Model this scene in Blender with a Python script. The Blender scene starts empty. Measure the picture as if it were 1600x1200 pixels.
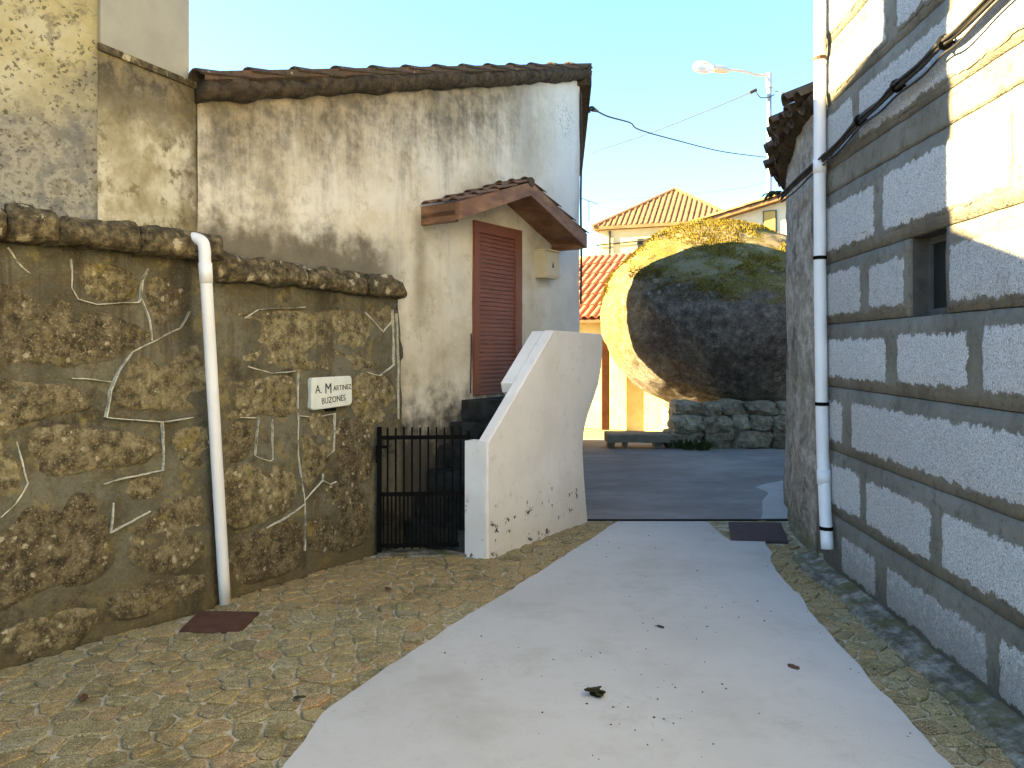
import bpy, bmesh, math, random
from mathutils import Vector, Matrix, noise as mn

random.seed(11)
R = math.radians
scene = bpy.context.scene
col = scene.collection

# ------------------------------------------------------------------ camera, sky, sun, exposure
CAM_H, FPX, HOR = 1.55, 1200.0, 545.0
cam = bpy.data.cameras.new('camera')
cam.sensor_width = 36.0
cam.lens = 27.0
cam.shift_y = -55.0 / 1600.0
cam.clip_start = 0.05
cam.clip_end = 2000.0
cam_o = bpy.data.objects.new('camera', cam)
cam_o.location = (0, 0, CAM_H)
cam_o.rotation_euler = (R(90), 0, 0)
col.objects.link(cam_o)
scene.camera = cam_o

SUN_EL, SUN_A = 24.5, -4.5          # elevation; light travels towards +X turned by SUN_A
wd = bpy.data.worlds.new('World')
scene.world = wd
wd.use_nodes = True
wnt = wd.node_tree
sky = wnt.nodes.new('ShaderNodeTexSky')
sky.sky_type = 'NISHITA'
sky.sun_disc = False
sky.sun_elevation = R(SUN_EL)
_sd = (-math.cos(R(SUN_A)), -math.sin(R(SUN_A)))
sky.sun_rotation = math.atan2(_sd[0], _sd[1])
sky.air_density = 1.0
sky.dust_density = 0.2
sky.ozone_density = 6.0
wnt.links.new(sky.outputs[0], wnt.nodes['Background'].inputs[0])
wnt.nodes['Background'].inputs[1].default_value = 0.054
sl = bpy.data.lights.new('sun', 'SUN')
sl.energy = 4.4
sl.angle = R(0.55)
sl.color = (1.0, 0.81, 0.48)
so = bpy.data.objects.new('sun', sl)
_L = Vector((math.cos(R(SUN_EL)) * math.cos(R(SUN_A)), math.cos(R(SUN_EL)) * math.sin(R(SUN_A)), -math.sin(R(SUN_EL))))
so.rotation_euler = _L.to_track_quat('-Z', 'Y').to_euler()
so.location = (-20, 0, 20)
col.objects.link(so)
vs = scene.view_settings
vs.view_transform = 'Standard'
vs.look = 'None'
vs.gamma = 1.0
vs.use_curve_mapping = False
vs.exposure = 3.6
vs.use_white_balance = True           # the photograph is balanced for the open shade
vs.white_balance_temperature = 7700
vs.white_balance_tint = 2

# ------------------------------------------------------------------ node helper
class G:
    def __init__(self, name):
        self.m = bpy.data.materials.new(name)
        self.m.use_nodes = True
        self.nt = self.m.node_tree
        self.nt.nodes.clear()
        self.geo = self.nt.nodes.new('ShaderNodeNewGeometry')
        self.pos = self.geo.outputs['Position']
        self.oi = self.nt.nodes.new('ShaderNodeObjectInfo')
        self.rand = self.oi.outputs['Random']
    def put(self, sock, v):
        if isinstance(v, bpy.types.NodeSocket):
            self.nt.links.new(v, sock)
        elif v is not None:
            if sock.type == 'RGBA' and len(v) == 3:
                v = (*v, 1)
            sock.default_value = v
    def math(self, op, a, b=None, clamp=False):
        n = self.nt.nodes.new('ShaderNodeMath'); n.operation = op; n.use_clamp = clamp
        self.put(n.inputs[0], a)
        if b is not None: self.put(n.inputs[1], b)
        return n.outputs[0]
    def vm(self, op, a, b):
        n = self.nt.nodes.new('ShaderNodeVectorMath'); n.operation = op
        self.put(n.inputs[0], a); self.put(n.inputs[1], b)
        return n.outputs['Value'] if op == 'DOT_PRODUCT' else n.outputs[0]
    def comb(self, x, y, z):
        n = self.nt.nodes.new('ShaderNodeCombineXYZ')
        for i, v in enumerate((x, y, z)): self.put(n.inputs[i], v)
        return n.outputs[0]
    def sep(self, v):
        n = self.nt.nodes.new('ShaderNodeSeparateXYZ'); self.put(n.inputs[0], v); return n.outputs
    def noise(self, scale, detail=5, rough=.6, vec=None, dist=0.0):
        n = self.nt.nodes.new('ShaderNodeTexNoise')
        self.put(n.inputs['Vector'], vec or self.pos)
        n.inputs['Scale'].default_value = scale; n.inputs['Detail'].default_value = detail
        n.inputs['Roughness'].default_value = rough; n.inputs['Distortion'].default_value = dist
        return n.outputs[0]
    def vor(self, scale, vec=None, rnd=1.0):
        n = self.nt.nodes.new('ShaderNodeTexVoronoi')
        self.put(n.inputs['Vector'], vec or self.pos)
        n.inputs['Scale'].default_value = scale; n.inputs['Randomness'].default_value = rnd
        return n.outputs['Distance'], n.outputs['Color']
    def ramp(self, fac, stops):
        n = self.nt.nodes.new('ShaderNodeValToRGB'); self.put(n.inputs[0], fac)
        el = n.color_ramp.elements
        while len(el) < len(stops): el.new(0.5)
        for e, (p, c) in zip(el, stops): e.position = p; e.color = (*c, 1)
        return n.outputs[0]
    def mix(self, fac, a, b, blend='MIX'):
        n = self.nt.nodes.new('ShaderNodeMix'); n.data_type = 'RGBA'; n.blend_type = blend
        self.put(n.inputs[0], fac); self.put(n.inputs[6], a); self.put(n.inputs[7], b)
        return n.outputs[2]
    def mr(self, v, a, b, c=0.0, d=1.0):
        n = self.nt.nodes.new('ShaderNodeMapRange'); n.interpolation_type = 'SMOOTHSTEP'
        self.put(n.inputs[0], v)
        for i, x in enumerate((a, b, c, d)): self.put(n.inputs[i + 1], x)
        return n.outputs[0]
    def scale(self, sx, sy, sz, vec=None):
        return self.vm('MULTIPLY', vec or self.pos, (sx, sy, sz))
    def hsv(self, c, h, s, v):
        n = self.nt.nodes.new('ShaderNodeHueSaturation')
        self.put(n.inputs['Hue'], h); self.put(n.inputs['Saturation'], s); self.put(n.inputs['Value'], v); self.put(n.inputs['Color'], c)
        return n.outputs[0]
    def out(self, color, rough=.9, height=None, bstr=.5, bdist=.01, metal=0.0, spec=.25, trans=0.0):
        p = self.nt.nodes.new('ShaderNodeBsdfPrincipled')
        self.put(p.inputs['Base Color'], color); self.put(p.inputs['Roughness'], rough)
        p.inputs['Metallic'].default_value = metal
        p.inputs['Specular IOR Level'].default_value = spec
        p.inputs['Transmission Weight'].default_value = trans
        if height is not None:
            b = self.nt.nodes.new('ShaderNodeBump'); b.inputs['Strength'].default_value = bstr
            b.inputs['Distance'].default_value = bdist; self.put(b.inputs['Height'], height)
            self.nt.links.new(b.outputs[0], p.inputs['Normal'])
        o = self.nt.nodes.new('ShaderNodeOutputMaterial'); self.nt.links.new(p.outputs[0], o.inputs[0])
        return self.m

# ------------------------------------------------------------------ planes of the place
class Wall:
    """A wall line: origin, direction t, outward normal n, leaning back by batter per metre."""
    def __init__(s, p0, t, out_right=True, batter=0.0):
        s.p = Vector((p0[0], p0[1])); s.t = Vector(t).normalized()
        s.n = Vector((s.t.y, -s.t.x)) if out_right else Vector((-s.t.y, s.t.x))
        s.b = batter
    def at(s, a, z, off=0.0):
        q = s.p + s.t * a + s.n * (off - s.b * z)
        return Vector((q.x, q.y, z))
    def px(s, x, y, off=0.0):
        """(along, height) of the wall point seen at photo pixel x, y"""
        k = (x - 800) / FPX; z = 1.0
        for _ in range(6):
            o = s.p + s.n * (off - s.b * z)
            a = (k * o.y - o.x) / (s.t.x - k * s.t.y)
            z = CAM_H + (HOR - y) / FPX * (o.y + a * s.t.y)
        return a, z
def gnd(x, y, z=0.0):
    Y = (CAM_H - z) * FPX / (y - HOR)
    return Vector(((x - 800) / FPX * Y, Y, z))

HT = (0.5617, 0.8273)
HOUSE = Wall((-1.89, 4.65), HT)
SLEFT = Wall((-2.46, 3.68), (0.596, 0.803), batter=.03)
SRIGHT = Wall((-1.89 + .075, 4.65 - .05), HT, batter=.025)
PARA = Wall((-.18, 5.62), HT)
RIGHT = Wall((1.85, 0.0), (0.0649, 1.0), out_right=False)

# ------------------------------------------------------------------ object helpers
def mesh_obj(name, verts, faces, mat, parent=None, base=None, smooth=False, core_=None):
    me = bpy.data.meshes.new(name)
    if parent is not None:
        b = Vector(parent.get('_b', (0, 0, 0)))
    else:
        if base is None:
            xs = [v[0] for v in verts]; ys = [v[1] for v in verts]; zs = [v[2] for v in verts]
            base = ((min(xs) + max(xs)) / 2, (min(ys) + max(ys)) / 2, min(zs))
        b = Vector(base)
    me.from_pydata([tuple(Vector(v) - b) for v in verts], [], faces)
    me.materials.append(mat)
    if core_:
        at = me.attributes.new('core', 'FLOAT', 'POINT'); at.data.foreach_set('value', core_)
    if smooth:
        me.polygons.foreach_set('use_smooth', [True] * len(me.polygons))
    bm = bmesh.new(); bm.from_mesh(me); bmesh.ops.recalc_face_normals(bm, faces=bm.faces); bm.to_mesh(me); bm.free()
    me.update()
    o = bpy.data.objects.new(name, me); col.objects.link(o)
    if parent is not None: o.parent = parent
    else: o.location = b
    BASE[o.name] = tuple(b); o['_b'] = tuple(b)
    return o
BASE = {}
def thing(name, loc, label, cat, group=None):
    o = bpy.data.objects.new(name, None); o.location = loc; o.empty_display_size = .1
    col.objects.link(o); o['_b'] = tuple(loc)
    return tag(o, label, cat, group)
def tag(o, label=None, cat=None, group=None, kind=None):
    if label: o['label'] = label
    if cat: o['category'] = cat
    if group: o['group'] = group
    if kind: o['kind'] = kind
    return o
def place(name, me, M, parent):
    """shared mesh data placed by a world matrix under a thing"""
    o = bpy.data.objects.new(name, me); col.objects.link(o)
    o.parent = parent
    o.matrix_local = Matrix.Translation(-Vector(parent['_b'])) @ M
    return o
class B:
    """collects shapes of ONE part"""
    def __init__(s): s.v = []; s.f = []; s.core = None
    def add(s, v, f):
        k = len(s.v); s.v += [Vector(x) for x in v]; s.f += [[i + k for i in q] for q in f]; return s
    def hexa(s, p):   # 8 points: bottom 4, top 4
        return s.add(p, [(3, 2, 1, 0), (4, 5, 6, 7), (0, 1, 5, 4), (1, 2, 6, 5), (2, 3, 7, 6), (3, 0, 4, 7)])
    def box(s, x0, x1, y0, y1, z0, z1):
        return s.hexa([(x0, y0, z0), (x1, y0, z0), (x1, y1, z0), (x0, y1, z0), (x0, y0, z1), (x1, y0, z1), (x1, y1, z1), (x0, y1, z1)])
    def wbox(s, W, a0, a1, z0, z1, o0, o1):
        return s.hexa([W.at(a0, z0, o0), W.at(a1, z0, o0), W.at(a1, z0, o1), W.at(a0, z0, o1),
                       W.at(a0, z1, o0), W.at(a1, z1, o0), W.at(a1, z1, o1), W.at(a0, z1, o1)])
    def bar(s, p, q, w, h, up=(0, 0, 1)):
        p, q = Vector(p), Vector(q); d = (q - p).normalized(); u = Vector(up)
        if abs(d.dot(u)) > .98: u = Vector((0, 1, 0))
        r = d.cross(u).normalized(); u = r.cross(d)
        a = [r * sx * w / 2 + u * sy * h / 2 for sx, sy in ((-1, -1), (1, -1), (1, 1), (-1, 1))]
        return s.hexa([p + x for x in a] + [q + x for x in a])
    def tube(s, pts, r, seg=10, cap=True):
        pts = [Vector(p) for p in pts]; n = len(pts); rs = r if isinstance(r, (list, tuple)) else [r] * n
        up = None; k0 = len(s.v)
        for i, p in enumerate(pts):
            d = (pts[min(i + 1, n - 1)] - pts[max(i - 1, 0)]).normalized()
            if up is None: up = d.orthogonal().normalized()
            up = (up - d * up.dot(d)).normalized(); w = d.cross(up)
            for j in range(seg):
                a = 2 * math.pi * j / seg
                s.v.append(p + (up * math.cos(a) + w * math.sin(a)) * rs[i])
        for i in range(n - 1):
            for j in range(seg):
                a = k0 + i * seg + j; b = k0 + i * seg + (j + 1) % seg
                s.f.append([a, b, b + seg, a + seg])
        if cap:
            s.f.append([k0 + j for j in range(seg)][::-1]); s.f.append([k0 + (n - 1) * seg + j for j in range(seg)])
        return s
    def prism(s, poly, z0, z1):
        n = len(poly)
        zt = z1 if isinstance(z1, (list, tuple)) else [z1] * n
        v = [(p[0], p[1], z0) for p in poly] + [(p[0], p[1], zt[i]) for i, p in enumerate(poly)]
        return s.add(v, [list(range(n))[::-1], list(range(n, 2 * n))] + [[i, (i + 1) % n, n + (i + 1) % n, n + i] for i in range(n)])
    def go(s, name, mat, parent=None, smooth=False, base=None):
        return mesh_obj(name, s.v, s.f, mat, parent, base, smooth, s.core)
def smooth_path(pts, n=6):
    pts = [Vector(p) for p in pts]; out = []
    for i in range(len(pts) - 1):
        p0 = pts[max(i - 1, 0)]; p1 = pts[i]; p2 = pts[i + 1]; p3 = pts[min(i + 2, len(pts) - 1)]
        for k in range(n):
            t = k / n
            out.append(.5 * ((2 * p1) + (p2 - p0) * t + (2 * p0 - 5 * p1 + 4 * p2 - p3) * t * t + (3 * p1 - p0 - 3 * p2 + p3) * t ** 3))
    out.append(pts[-1]); return out
def nz(p, sc=1.0):
    return mn.noise(Vector(p) * sc)
def fbm(p, sc=1.0, o=4):
    return mn.fractal(Vector(p) * sc, .8, 2.0, o)

# ------------------------------------------------------------------ materials
def wall_s(g, W):
    return g.math('SUBTRACT', g.vm('DOT_PRODUCT', g.pos, (W.t.x, W.t.y, 0)), W.p.dot(W.t))
def gauss(g, v, c, w):
    d = g.math('DIVIDE', g.math('SUBTRACT', v, c), w)
    return g.math('POWER', 2.718, g.math('MULTIPLY', g.math('MULTIPLY', d, d), -1.0))

def m_house():
    g = G('aged_cream_plaster')
    s = wall_s(g, HOUSE); z = g.sep(g.pos)[2]
    n1 = g.noise(1.6, 6, .62); n2 = g.noise(7, 5, .65); n3 = g.noise(45, 3, .6)
    c = g.ramp(n1, [(.3, (.42, .36, .26)), (.43, (.57, .515, .41)), (.56, (.68, .63, .54)), (.72, (.58, .55, .48))])
    c = g.mix(g.mr(g.noise(2.3, 5, .7, g.vm('ADD', g.pos, (7, 3, 1))), .54, .72, 0, .45), c, (.52, .42, .24))
    streak = g.noise(1.0, 6, .68, g.comb(g.math('MULTIPLY', s, 3.6), 0.0, g.math('MULTIPLY', z, .45)))
    fr = g.noise(14, 6, .8)
    d = g.math('SUBTRACT', g.math('ADD', g.math('ADD', g.math('MULTIPLY', s, .317), 3.05), g.math('MULTIPLY', g.math('SUBTRACT', fr, .5), .55)), z)       # distance below the verge
    top = g.math('MULTIPLY', g.mr(g.math('ADD', d, g.math('MULTIPLY', g.math('SUBTRACT', streak, .5), -1.6)), 0.0, .88, 1.0, 0.0), g.mr(s, 3.0, 4.4, 1.0, .2))
    c = g.mix(g.math('MULTIPLY', top, .88), c, g.mix(g.mr(n2, .35, .65), (.06, .046, .028), (.26, .205, .13)))
    far = g.mr(g.math('ADD', s, g.math('MULTIPLY', n1, .8)), .1, 2.0, 1.0, 0.0)
    blot = g.math('MULTIPLY', g.mr(g.noise(2.8, 7, .72), .5, .66), far)
    c = g.mix(g.math('MULTIPLY', blot, .78), c, (.145, .125, .095))
    c = g.mix(g.math('MULTIPLY', g.mr(g.noise(4.4, 7, .75, g.vm('ADD', g.pos, (9, 2, 6))), .53, .66), .42), c, (.30, .245, .16))
    st2 = g.math('MULTIPLY', g.mr(streak, .54, .72), .32)
    c = g.mix(g.math('MULTIPLY', st2, 1.5), c, (.30, .285, .265))
    # run-off marks: beside the canopy, above it, and the grime over the ledge
    r1 = g.math('MULTIPLY', gauss(g, g.math('ADD', s, g.math('MULTIPLY', n2, .10)), 2.07, .085), g.math('MULTIPLY', g.mr(z, 1.55, 2.0), g.mr(z, 2.6, 2.72, 1, 0)))
    r2 = g.math('MULTIPLY', gauss(g, g.math('ADD', s, g.math('MULTIPLY', n2, .16)), 3.72, .15), g.mr(z, 3.0, 3.5))
    c = g.mix(g.math('MULTIPLY', r1, .62), c, (.27, .22, .14)); c = g.mix(g.math('MULTIPLY', r2, .55), c, (.31, .28, .25))
    lz = g.math('ADD', z, g.math('MULTIPLY', g.math('SUBTRACT', n2, .5), .55))
    led = g.math('MULTIPLY', g.mr(lz, 2.22, 2.5, 1, 0), g.mr(s, 1.5, 1.9, 1, 0))
    c = g.mix(g.math('MULTIPLY', led, .88), c, g.mix(n2, (.04, .033, .022), (.18, .15, .105)))
    mould = g.math('MULTIPLY', g.mr(g.math('ADD', z, g.math('MULTIPLY', g.math('SUBTRACT', n2, .5), 1.1)), 0.75, 1.35, 1, 0), g.mr(n1, .2, .38))
    c = g.mix(g.math('MULTIPLY', mould, .93), c, (.035, .032, .028))
    scr = g.math('MULTIPLY', g.math('MULTIPLY', gauss(g, s, 4.35, .22), gauss(g, z, 4.02, .22)), g.mr(g.noise(15, 3, .6, None, 2.5), .52, .58))
    scr2 = g.math('MULTIPLY', g.math('MULTIPLY', gauss(g, s, .55, .28), gauss(g, z, 2.62, .16)), g.mr(g.noise(9, 5, .7, None, 1.0), .55, .60))
    scr = g.math('ADD', scr, scr2, True)
    spots = g.mr(g.noise(11, 6, .8), .62, .70)
    c = g.mix(g.math('MULTIPLY', spots, .5), c, (.22, .19, .15))
    clean = g.mr(s, 3.55, 4.5)
    c = g.mix(g.math('MULTIPLY', clean, .62), c, (.70, .68, .66))
    c = g.mix(g.math('MULTIPLY', scr, .8), c, (.27, .25, .22))
    h = g.math('ADD', g.math('MULTIPLY', n2, .6), g.math('MULTIPLY', n3, .35))
    return g.out(c, .95, h, .55, .018)
M_HOUSE = m_house()

def m_tower(yellow):
    g = G('weathered_tower_render')
    z = g.sep(g.pos)[2]
    n1 = g.noise(2.1, 6, .66); n2 = g.noise(9, 5, .7); n3 = g.noise(55, 3, .6)
    if yellow:
        c = g.ramp(n1, [(.3, (.24, .20, .10)), (.46, (.37, .315, .165)), (.6, (.43, .385, .26)), (.76, (.29, .27, .235))])  # warm light bounced off the right wall is put into this yellow
        low = g.mr(g.math('ADD', z, g.math('MULTIPLY', g.math('SUBTRACT', n1, .5), 1.5)), 2.35, 3.1, 1, 0)
        c = g.mix(g.math('MULTIPLY', low, .85), c, g.mix(g.mr(n2, .4, .6), (.12, .12, .13), (.30, .285, .245)))
        d, _ = g.vor(30, g.vm('ADD', g.pos, g.vm('MULTIPLY', g.comb(n2, n3, n2), (.09, .09, .14)))); sp = g.math('MULTIPLY', g.mr(g.math('ADD', d, g.math('MULTIPLY', n3, .5)), .62, .45), g.mr(g.noise(3.2, 6, .7), .38, .50))
        c = g.mix(g.math('MULTIPLY', sp, .85), c, (.07, .06, .04))
        c = g.mix(g.math('MULTIPLY', g.mr(n2, .54, .66), .6), c, (.11, .09, .065))
    else:
        c = g.ramp(n1, [(.3, (.19, .155, .08)), (.44, (.35, .305, .20)), (.56, (.55, .50, .39)), (.72, (.40, .365, .29))])
        up = g.mr(g.math('ADD', z, g.math('MULTIPLY', g.math('SUBTRACT', n2, .5), .9)), 2.62, 3.0)
        c = g.mix(g.math('MULTIPLY', up, .95), c, g.mix(g.mr(n2, .35, .65), (.035, .028, .018), (.19, .155, .10)))
        rt = g.mr(g.math('ADD', g.sep(g.pos)[1], g.math('MULTIPLY', g.math('SUBTRACT', n2, .5), .5)), 4.45, 4.68)
        c = g.mix(g.math('MULTIPLY', rt, .85), c, (.095, .072, .038))
        c = g.mix(g.math('MULTIPLY', g.mr(n2, .53, .66), .75), c, (.13, .095, .045))
        c = g.mix(g.math('MULTIPLY', g.mr(g.noise(3.4, 6, .7, g.vm('ADD', g.pos, (3, 9, 4))), .54, .63), .6), c, (.24, .19, .10))
    return g.out(c, .95, g.math('ADD', n2, g.math('MULTIPLY', n3, .5)), .6, .018)
M_TOWER_A = m_tower(True); M_TOWER_B = m_tower(False)
def m_upper():
    g = G('smooth_grey_render')
    n1 = g.noise(1.7, 5, .6); n2 = g.noise(14, 4, .6)
    c = g.ramp(n1, [(.3, (.235, .225, .195)), (.5, (.30, .285, .24)), (.66, (.36, .335, .27)), (.8, (.44, .39, .28))])
    return g.out(c, .93, n2, .35, .008)
M_UPPER = m_upper()

def olive_mortar(g):
    z = g.sep(g.pos)[2]
    s = g.vm('DOT_PRODUCT', g.pos, (HT[0], HT[1], 0))
    n1 = g.noise(2.4, 6, .68); n2 = g.noise(12, 6, .7)
    c = g.ramp(n1, [(.3, (.062, .052, .032)), (.46, (.115, .103, .070)), (.6, (.165, .15, .108)), (.78, (.11, .098, .062))])
    c = g.mix(g.math('MULTIPLY', g.mr(n2, .50, .66), .75), c, (.11, .08, .036))
    c = g.mix(g.math('MULTIPLY', g.mr(g.noise(6, 6, .7, g.vm('ADD', g.pos, (2, 8, 3))), .53, .66), .6), c, (.29, .22, .085))
    c = g.mix(g.math('MULTIPLY', g.mr(g.noise(28, 5, .75), .57, .68), .5), c, (.07, .052, .026))
    st = g.noise(1.0, 5, .7, g.comb(g.math('MULTIPLY', s, 5.0), 0.0, g.math('MULTIPLY', z, .35)))
    run = g.math('MULTIPLY', g.mr(st, .50, .62), g.mr(g.math('ADD', z, g.math('MULTIPLY', n1, .9)), 1.4, 2.3))
    c = g.mix(g.math('MULTIPLY', run, .75), c, (.055, .043, .027))
    wet = g.mr(g.math('ADD', z, g.math('MULTIPLY', g.math('SUBTRACT', n2, .5), .8)), .12, .48, 1, 0)
    c = g.mix(g.math('MULTIPLY', wet, .6), c, (.10, .07, .03))
    blk = g.math('MULTIPLY', g.mr(g.noise(3.3, 7, .75, g.vm('ADD', g.pos, (6, 2, 9))), .53, .65), .8)
    c = g.mix(blk, c, g.mix(n2, (.02, .016, .010), (.07, .055, .033)))
    f_ = g.noise(75, 4, .7)
    c = g.mix(g.math('MULTIPLY', g.mr(f_, .58, .68), .35), c, (.33, .28, .17))
    c = g.mix(g.math('MULTIPLY', g.mr(f_, .42, .34), .45), c, (.035, .027, .014))
    return c, n2, g.math('MULTIPLY', run, .55)
def core(g):
    a = g.nt.nodes.new('ShaderNodeAttribute'); a.attribute_name = 'core'
    return a.outputs['Fac']
def m_stone():
    g = G('lichen_granite')
    n1 = g.noise(3.2, 6, .7); n2 = g.noise(16, 6, .72); n3 = g.noise(80, 3, .6)
    c = g.ramp(n2, [(.30, (.026, .020, .012)), (.43, (.085, .065, .036)), (.54, (.185, .143, .081)), (.66, (.275, .22, .135)), (.8, (.38, .31, .20))])
    c = g.hsv(c, g.math('ADD', .5, g.math('MULTIPLY', g.rand, .012)), 1.0, g.math('ADD', .75, g.math('MULTIPLY', g.rand, .75)))
    c = g.mix(g.math('MULTIPLY', g.mr(n1, .53, .66), .82), c, g.mix(n2, (.035, .027, .017), (.13, .09, .05)))
    c = g.mix(g.math('MULTIPLY', g.mr(g.noise(5.3, 5, .7, g.vm('ADD', g.pos, (5, 5, 5))), .56, .7), .55), c, (.30, .22, .05))
    sp = g.mr(n3, .56, .66); c = g.mix(g.math('MULTIPLY', sp, .5), c, (.46, .37, .23))
    c = g.mix(g.math('MULTIPLY', g.mr(n3, .40, .32), .5), c, (.05, .04, .025))
    d, _ = g.vor(19, g.vm('ADD', g.pos, g.vm('MULTIPLY', g.comb(n2, n3, n2), (.05, .05, .05)))); li = g.math('MULTIPLY', g.mr(g.math('ADD', d, g.math('MULTIPLY', n3, .3)), .46, .36), g.mr(g.noise(4.6, 5, .7), .50, .58))
    c = g.mix(g.math('MULTIPLY', li, .8), c, (.52, .45, .31))
    mc, m2, run = olive_mortar(g)
    c = g.mix(run, c, (.05, .038, .024))
    fac = g.mr(g.math('ADD', core(g), g.math('MULTIPLY', g.math('SUBTRACT', g.noise(9, 6, .75), .5), 1.2)), .06, .30)
    c = g.mix(fac, mc, c)
    return g.out(c, .96, g.math('ADD', n2, g.math('MULTIPLY', n3, .7)), .9, .022)
M_STONE = m_stone()
def m_wallmortar():
    g = G('olive_grey_wall_mortar')
    c, n2, run = olive_mortar(g); n3 = g.noise(70, 3, .6)
    return g.out(c, .96, g.math('ADD', n2, g.math('MULTIPLY', n3, .45)), .8, .025)
M_WMORTAR = m_wallmortar()
def m_simple(name, c1, c2, sc=6, rough=.85, bstr=.3, bdist=.006, metal=0, spec=.25, rv=0.0, fine=40):
    g = G(name); n = g.noise(sc, 5, .65); f = g.noise(fine, 3, .6)
    c = g.ramp(n, [(.3, c1), (.72, c2)])
    if rv: c = g.hsv(c, .5, 1.0, g.math('ADD', 1 - rv, g.math('MULTIPLY', g.rand, 2 * rv)))
    return g.out(c, rough, g.math('ADD', n, g.math('MULTIPLY', f, .6)), bstr, bdist, metal, spec)
def m_joint():
    g = G('pale_painted_pointing')
    mc, n2, run = olive_mortar(g); n = g.noise(9, 6, .75)
    c = g.ramp(g.noise(30, 4, .7), [(.35, (.42, .38, .28)), (.6, (.66, .62, .52))])
    c = g.mix(g.mr(n, .52, .62, 0, .85), c, mc)
    return g.out(g.mix(run, c, (.05, .04, .025)), .95, n2, .5, .01)
M_JOINT = m_joint()
def m_coping():
    g = G('mossy_coping_stone')
    n1 = g.noise(4, 6, .7); n2 = g.noise(20, 5, .7); n3 = g.noise(90, 3, .6)
    c = g.ramp(n2, [(.32, (.025, .02, .012)), (.47, (.085, .065, .036)), (.6, (.19, .145, .078)), (.73, (.34, .27, .16))])
    c = g.mix(g.math('MULTIPLY', g.mr(n1, .5, .63), .75), c, (.05, .042, .025))
    d, _ = g.vor(10, g.vm('ADD', g.pos, g.vm('MULTIPLY', g.comb(n2, n3, n2), (.09, .09, .09)))); li = g.math('MULTIPLY', g.mr(g.math('ADD', d, g.math('MULTIPLY', n3, .35)), .52, .40), g.mr(g.noise(3, 5, .7), .46, .56))
    c = g.mix(g.math('MULTIPLY', li, .85), c, (.50, .43, .29))
    return g.out(c, .97, g.math('ADD', n2, g.math('MULTIPLY', n3, .5)), .9, .02)
M_COPING = m_coping()
def m_parapet():
    g = G('chipped_white_masonry_paint')
    z = g.sep(g.pos)[2]
    n1 = g.noise(2.6, 5, .6); n2 = g.noise(14, 5, .66); n3 = g.noise(60, 3, .5)
    c = g.ramp(n1, [(.3, (.77, .72, .68)), (.55, (.83, .79, .76)), (.75, (.86, .83, .81))])
    c = g.mix(g.math('MULTIPLY', g.mr(n2, .54, .72), .35), c, (.58, .52, .46))
    low = g.mr(g.math('ADD', z, g.math('MULTIPLY', n1, .5)), .35, .85, 1, 0)
    c = g.mix(g.math('MULTIPLY', low, .3), c, (.56, .50, .42))
    chips = g.math('MULTIPLY', g.mr(g.noise(9.5, 6, .72, g.vm('ADD', g.pos, (1, 4, 2))), .605, .622), g.mr(z, .50, .26))
    c = g.mix(chips, c, (.07, .06, .05))
    h = g.math('SUBTRACT', g.math('ADD', g.math('MULTIPLY', n2, .5), g.math('MULTIPLY', n3, .15)), chips)
    return g.out(c, .8, h, .45, .012)
M_PARA = m_parapet()
def m_lane():
    g = G('pale_concrete_lane')
    n1 = g.noise(.9, 5, .6); n2 = g.noise(6, 6, .7); n3 = g.noise(120, 2, .5)
    c = g.ramp(n1, [(.3, (.42, .41, .39)), (.5, (.48, .47, .447)), (.7, (.515, .505, .485))])
    c = g.mix(g.math('MULTIPLY', g.mr(n2, .5, .75), .26), c, (.34, .325, .30))
    c = g.mix(g.math('MULTIPLY', g.mr(g.noise(2.4, 6, .75, g.scale(1, .35, 1)), .55, .75), .3), c, (.34, .34, .345))
    d, _ = g.vor(9); sp = g.math('MULTIPLY', g.mr(d, .055, .035), g.mr(g.noise(1.6, 3, .5), .5, .56))
    c = g.mix(g.math('MULTIPLY', sp, .8), c, (.10, .085, .06))
    c = g.mix(g.math('MULTIPLY', g.mr(n3, .6, .75), .1), c, (.40, .38, .35))
    c = g.mix(g.math('MULTIPLY', g.mr(g.noise(17, 6, .8), .56, .70), .28), c, (.33, .31, .28))
    c = g.mix(g.math('MULTIPLY', g.mr(g.noise(1.5, 7, .75, g.vm('ADD', g.pos, (4, 6, 0))), .48, .66), .42), c, (.36, .335, .29))
    scf = g.math('MULTIPLY', g.mr(g.noise(3.0, 3, .5, None, 3.5), .497, .503), g.mr(g.noise(3.0, 3, .5, None, 3.5), .512, .506))
    c = g.mix(g.math('MULTIPLY', g.math('MULTIPLY', scf, g.mr(g.noise(1.7, 2, .5), .5, .6)), .35), c, (.22, .21, .20))
    return g.out(c, .82, g.math('ADD', n2, g.math('MULTIPLY', n3, .4)), .25, .006)
M_LANE = m_lane()
def dust(g, c):
    d = g.noise(6.5, 7, .78, g.vm('ADD', g.pos, (8, 1, 4)))
    c = g.mix(g.math('MULTIPLY', g.mr(d, .50, .66), .45), c, g.mix(g.noise(60, 4, .7), (.19, .148, .062), (.40, .32, .17)))
    return g.mix(g.math('MULTIPLY', g.mr(g.noise(3.1, 7, .8, g.vm('ADD', g.pos, (1, 7, 2))), .51, .63), .6), c, (.10, .082, .04))
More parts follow.
